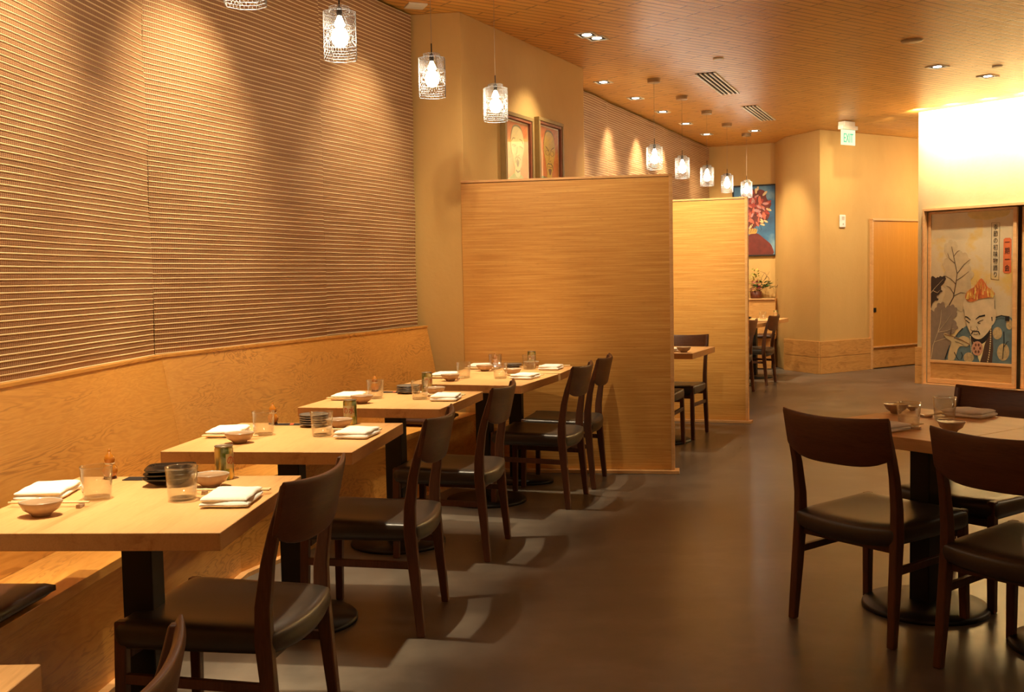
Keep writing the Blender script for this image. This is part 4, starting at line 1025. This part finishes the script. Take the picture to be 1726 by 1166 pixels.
for ps, w0, w1 in (([(312, 732), (325, 735), (345, 752)], .016, .008), ([(375, 748), (395, 732), (428, 726)], .008, .020), ([(318, 752), (332, 765), (340, 768)], .010, .008), ([(385, 768), (400, 758), (418, 752)], .008, .006), ([(388, 770), (402, 772)], .010, .006),
                   ([(348, 790), (345, 808), (356, 815), (372, 810)], .004, .003), ([(380, 790), (388, 805), (380, 815)], .004, .003), ([(350, 835), (358, 820), (375, 818), (392, 820), (398, 838)], .014, .012), ([(362, 835), (375, 838), (388, 833)], .006, .004),
                   ([(262, 862), (290, 870), (310, 880)], .004, .003), ([(255, 878), (285, 888), (305, 898)], .004, .003), ([(300, 800), (270, 830), (262, 850)], .012, .006), ([(195, 980), (215, 920), (222, 900)], .012, .005), ([(488, 738), (520, 728), (545, 735)], .014, .010),
                   ([(250, 940), (270, 980), (280, 985)], .008, .006), ([(290, 940), (300, 960), (290, 984)], .008, .006), ([(533, 820), (535, 880), (528, 980)], .010, .006), ([(535, 910), (552, 880), (562, 878)], .007, .005),
                   ([(305, 690), (312, 740), (325, 790), (345, 835)], .003, .003), ([(480, 640), (482, 690)], .003, .003), ([(466, 735), (468, 760)], .012, .008)):
    stroke(mb, mm(ps), w0, w1, Y0 - .0085)
mb.flat(mm([(540, 730), (563, 732), (563, 760), (540, 758)]), Y0 - .0085)
sub(mb, 'ink_brushwork', pc('black ink', '1c140e'))
sub(stroke(MB(), mm([(190, 835), (250, 850), (300, 872), (350, 900)]), .012, .008, Y0 - .0088), 'chopsticks', pc('painted chopsticks', '8a6238'))
mflat([(385 + 32 * cos(a_ * pi / 8), 918 + 42 * sin(a_ * pi / 8)) for a_ in range(16)], Y0 - .0092, 'lotus_root_slice', pc('lotus slice', 'c08a68'), 1)
mb = MB()
for k in range(6): mb.flat(mm([(385 + 17 * cos(k * pi / 3) + 6 * cos(a_ * pi / 4), 918 + 23 * sin(k * pi / 3) + 9 * sin(a_ * pi / 4)) for a_ in range(8)]), Y0 - .0100, .0006)
sub(mb, 'lotus_holes', pc('lotus holes', '6d4228'))
mb = MB()
for k in range(16):
    t_ = k / 15; mb.flat(mm([(461 - 16 * t_ ** 3 + 3.6 * cos(a_ * pi / 3), 800 + 195 * t_ + 5 * sin(a_ * pi / 3)) for a_ in range(6)]), Y0 - .0100, .001)
    if k < 12: mb.flat(mm([(345 + 10 * t_ + 2.5 * cos(a_ * pi / 3), 850 + 140 * t_ + 4 * sin(a_ * pi / 3)) for a_ in range(6)]), Y0 - .0100, .001)
sub(mb, 'bead_necklace', pc('ivory beads', 'd6bf86'))
rn = random.Random(4)
mflat([(312, 620), (322, 590), (345, 570), (365, 560), (385, 530), (405, 510), (425, 535), (440, 560), (465, 580), (482, 600), (470, 618), (430, 625), (390, 632), (360, 645), (330, 642)], Y0 - .0092, 'flame_hair', pc('orange flame', 'c4682c', var=.2, vs=30), 2)
for cn, col_, n in (('red flame', 'b04a22', 22), ('amber flame', 'd8953a', 26), ('pale flame', 'e2c060', 20)):
    mb = MB()
    for k in range(n):
        x_ = rn.uniform(318, 476); hh = max(20, 128 - abs(x_ - 400) * 1.15); b0 = 634 - 8 * (x_ > 440) - rn.random() * max(0, hh - 34); top_ = b0 - rn.uniform(28, 52)
        stroke(mb, mm([(x_, b0), (x_ + rn.uniform(-5, 5), (b0 + top_) / 2), (x_ + rn.uniform(-6, 6), top_)]), .013, .001, Y0 - .0102 - (.0006 if 'amber' in cn else .0012 if 'pale' in cn else 0), .0006)
    sub(mb, 'flame_tongues', pc(cn, col_))
# calligraphy
def vtext(chars, cx_, y0_, y1_, size, name, mat, yy):
    ms = MB(); n = len(chars)
    for k, ch in enumerate(chars):
        me = text_mesh(ch, size, .0004); (px, pz), = mm([(cx_, y0_ + (y1_ - y0_) * (k + .5) / n)])
        o = len(ms.v); ms.v += [(px + v.co.x * .8, yy - v.co.z, pz + v.co.y * 1.0) for v in me.vertices]; ms.f += [tuple(i + o for i in p_.vertices) for p_ in me.polygons]
    return sub(ms, name, mat)
mflat([(525, 290), (535, 282), (560, 282), (568, 292), (568, 478), (560, 486), (530, 484), (523, 475)], Y0 - .001, 'red_seal_strip', pc('vermilion strip', 'c9622e'), 0)
vtext('一期一会', 546, 285, 482, .078, 'calligraphy', pc('black ink', '1c140e'), Y0 - .0024)
mb = MB()
for ps in ([(458, 192), (503, 194)], [(503, 194), (501, 522)], [(501, 522), (457, 515)], [(457, 515), (458, 192)]): stroke(mb, mm(ps), .003, .003, Y0 - .001)
sub(mb, 'cartouche_outline', pc('brown vein', '4a3220'))
vtext('季節の初味物語り', 481, 200, 512, .070, 'calligraphy', pc('black ink', '1c140e'), Y0 - .0010)
mb = MB()
for (cx_, cy_, r_) in ((430, 128, 85), (380, 135, 60), (500, 130, 60)): mb.flat(mm([(cx_ + r_ * cos(a_ * pi / 12), max(cy_ + r_ * .55 * sin(a_ * pi / 12), 124)) for a_ in range(24)]), Y0 - .0006 - cx_ * 1e-7, .0005)
sub(mb, 'gold_cloud', pc('pale gold cloud', 'cdb26c'))
s2_ = thing('painted_screen', 'second sliding screen at the right photo edge, mostly out of frame', 'sliding screen', (o1.x, o1.y, 0), rzm)
o2_ = mw(.10, .085); s2_.location = (o2_.x, o2_.y, 0)
f = MB(); a0_, a1_ = 1.13, 2.21
f.box((a0_ + .018, 0, 1.02), (.036, .035, 2.00)).box((a1_ - .020, 0, 1.02), (.040, .035, 2.00)).box(((a0_ + a1_) / 2, 0, 2.008), (a1_ - a0_ - .07, .035, .028)).box(((a0_ + a1_) / 2, 0, .275), (a1_ - a0_ - .07, .035, .03)).box(((a0_ + a1_) / 2, 0, .045), (a1_ - a0_ - .07, .035, .055))
f.build('screen_frame', 'oak', s2_, bevel=.003)
MB().box(((a0_ + a1_) / 2, .004, .166), (a1_ - a0_ - .07, .012, .19)).build('kick_panel', 'firz', s2_)
MB().box(((a0_ + a1_) / 2, .002, 1.14), (a1_ - a0_ - .07, .01, 1.70)).build('painting_ground', t.m, s2_)
# ------------------------------------------------------------------ the beams of the downlights, then added spots and fill
for (p_, t_, e_) in TABLE_SPOTS:
    spot((p_[0], p_[1], CEIL - .03), (t_[0], t_[1], .75), e_ * K * 1.35, 36, 1.0)
for (p_, t_, e_) in WASH_SPOTS:
    spot((p_[0], p_[1], CEIL - .03), (t_[0], t_[1], t_[2] - .5), e_ * K * 1.2, 72, 1.0)
for k in range(9):
    tt = .15 + k * .42; q_ = mw(tt, -.30); t2_ = mw(tt, 0); spot((q_.x, q_.y, CEIL - .05), (t2_.x, t2_.y, 3.05), 30 * K, 160, 1.0, (1.0, .88, .68))
for tt in (.5, 1.3, 2.1, 2.9):
    q_ = mw(tt, -.45); t2_ = mw(tt, 0); spot((q_.x, q_.y, CEIL - .03), (t2_.x, t2_.y, 2.3), 44 * K, 100, 1.0, (1.0, .86, .62))
spot((3.905, 9.85, CEIL - .03), (4.3, 11.3, 0), 60 * K, 60)
# added spots, no fitting, to brighten the partitions, back region, exit wall and aisle
spot((1.25, 8.35, CEIL - .03), (1.5, 9.8, 1.9), 185 * K, 70, 1.0)
spot((.35, 5.9, CEIL - .03), (.3, 7.4, 1.75), 44 * K, 75, 1.0)
spot((4.6, 13.0, CEIL - .03), (4.9, 14.6, 1.8), 42 * K, 110, 1.0)
spot((3.9, 12.4, CEIL - .03), (3.9, 14.5, 1.8), 50 * K, 90, 1.0)
spot((2.7, 6.8, CEIL - .03), (1.75, 7.1, 0), 75 * K, 44, 1.0)
# added unseen fill points for the rest of the restaurant; last lights exit wall
def fill_point(x, y, z, e, rad=.10):
    ld = bpy.data.lights.new('fill_point', 'POINT'); ld.energy = e; ld.color = WARM; ld.shadow_soft_size = rad
    o = bpy.data.objects.new('fill_point', ld); COL.objects.link(o); o.location = (x, y, z)
for q_ in ((3.4, -.6, 2.5, 16), (5.6, 2.6, 2.5, 26), (6.4, 6.2, 2.5, 50), (.6, -1.4, 2.5, 15), (6.2, 14.4, 2.4, 38)): fill_point(q_[0], q_[1], q_[2], q_[3] * K * .5)
bpy.context.view_layer.update()
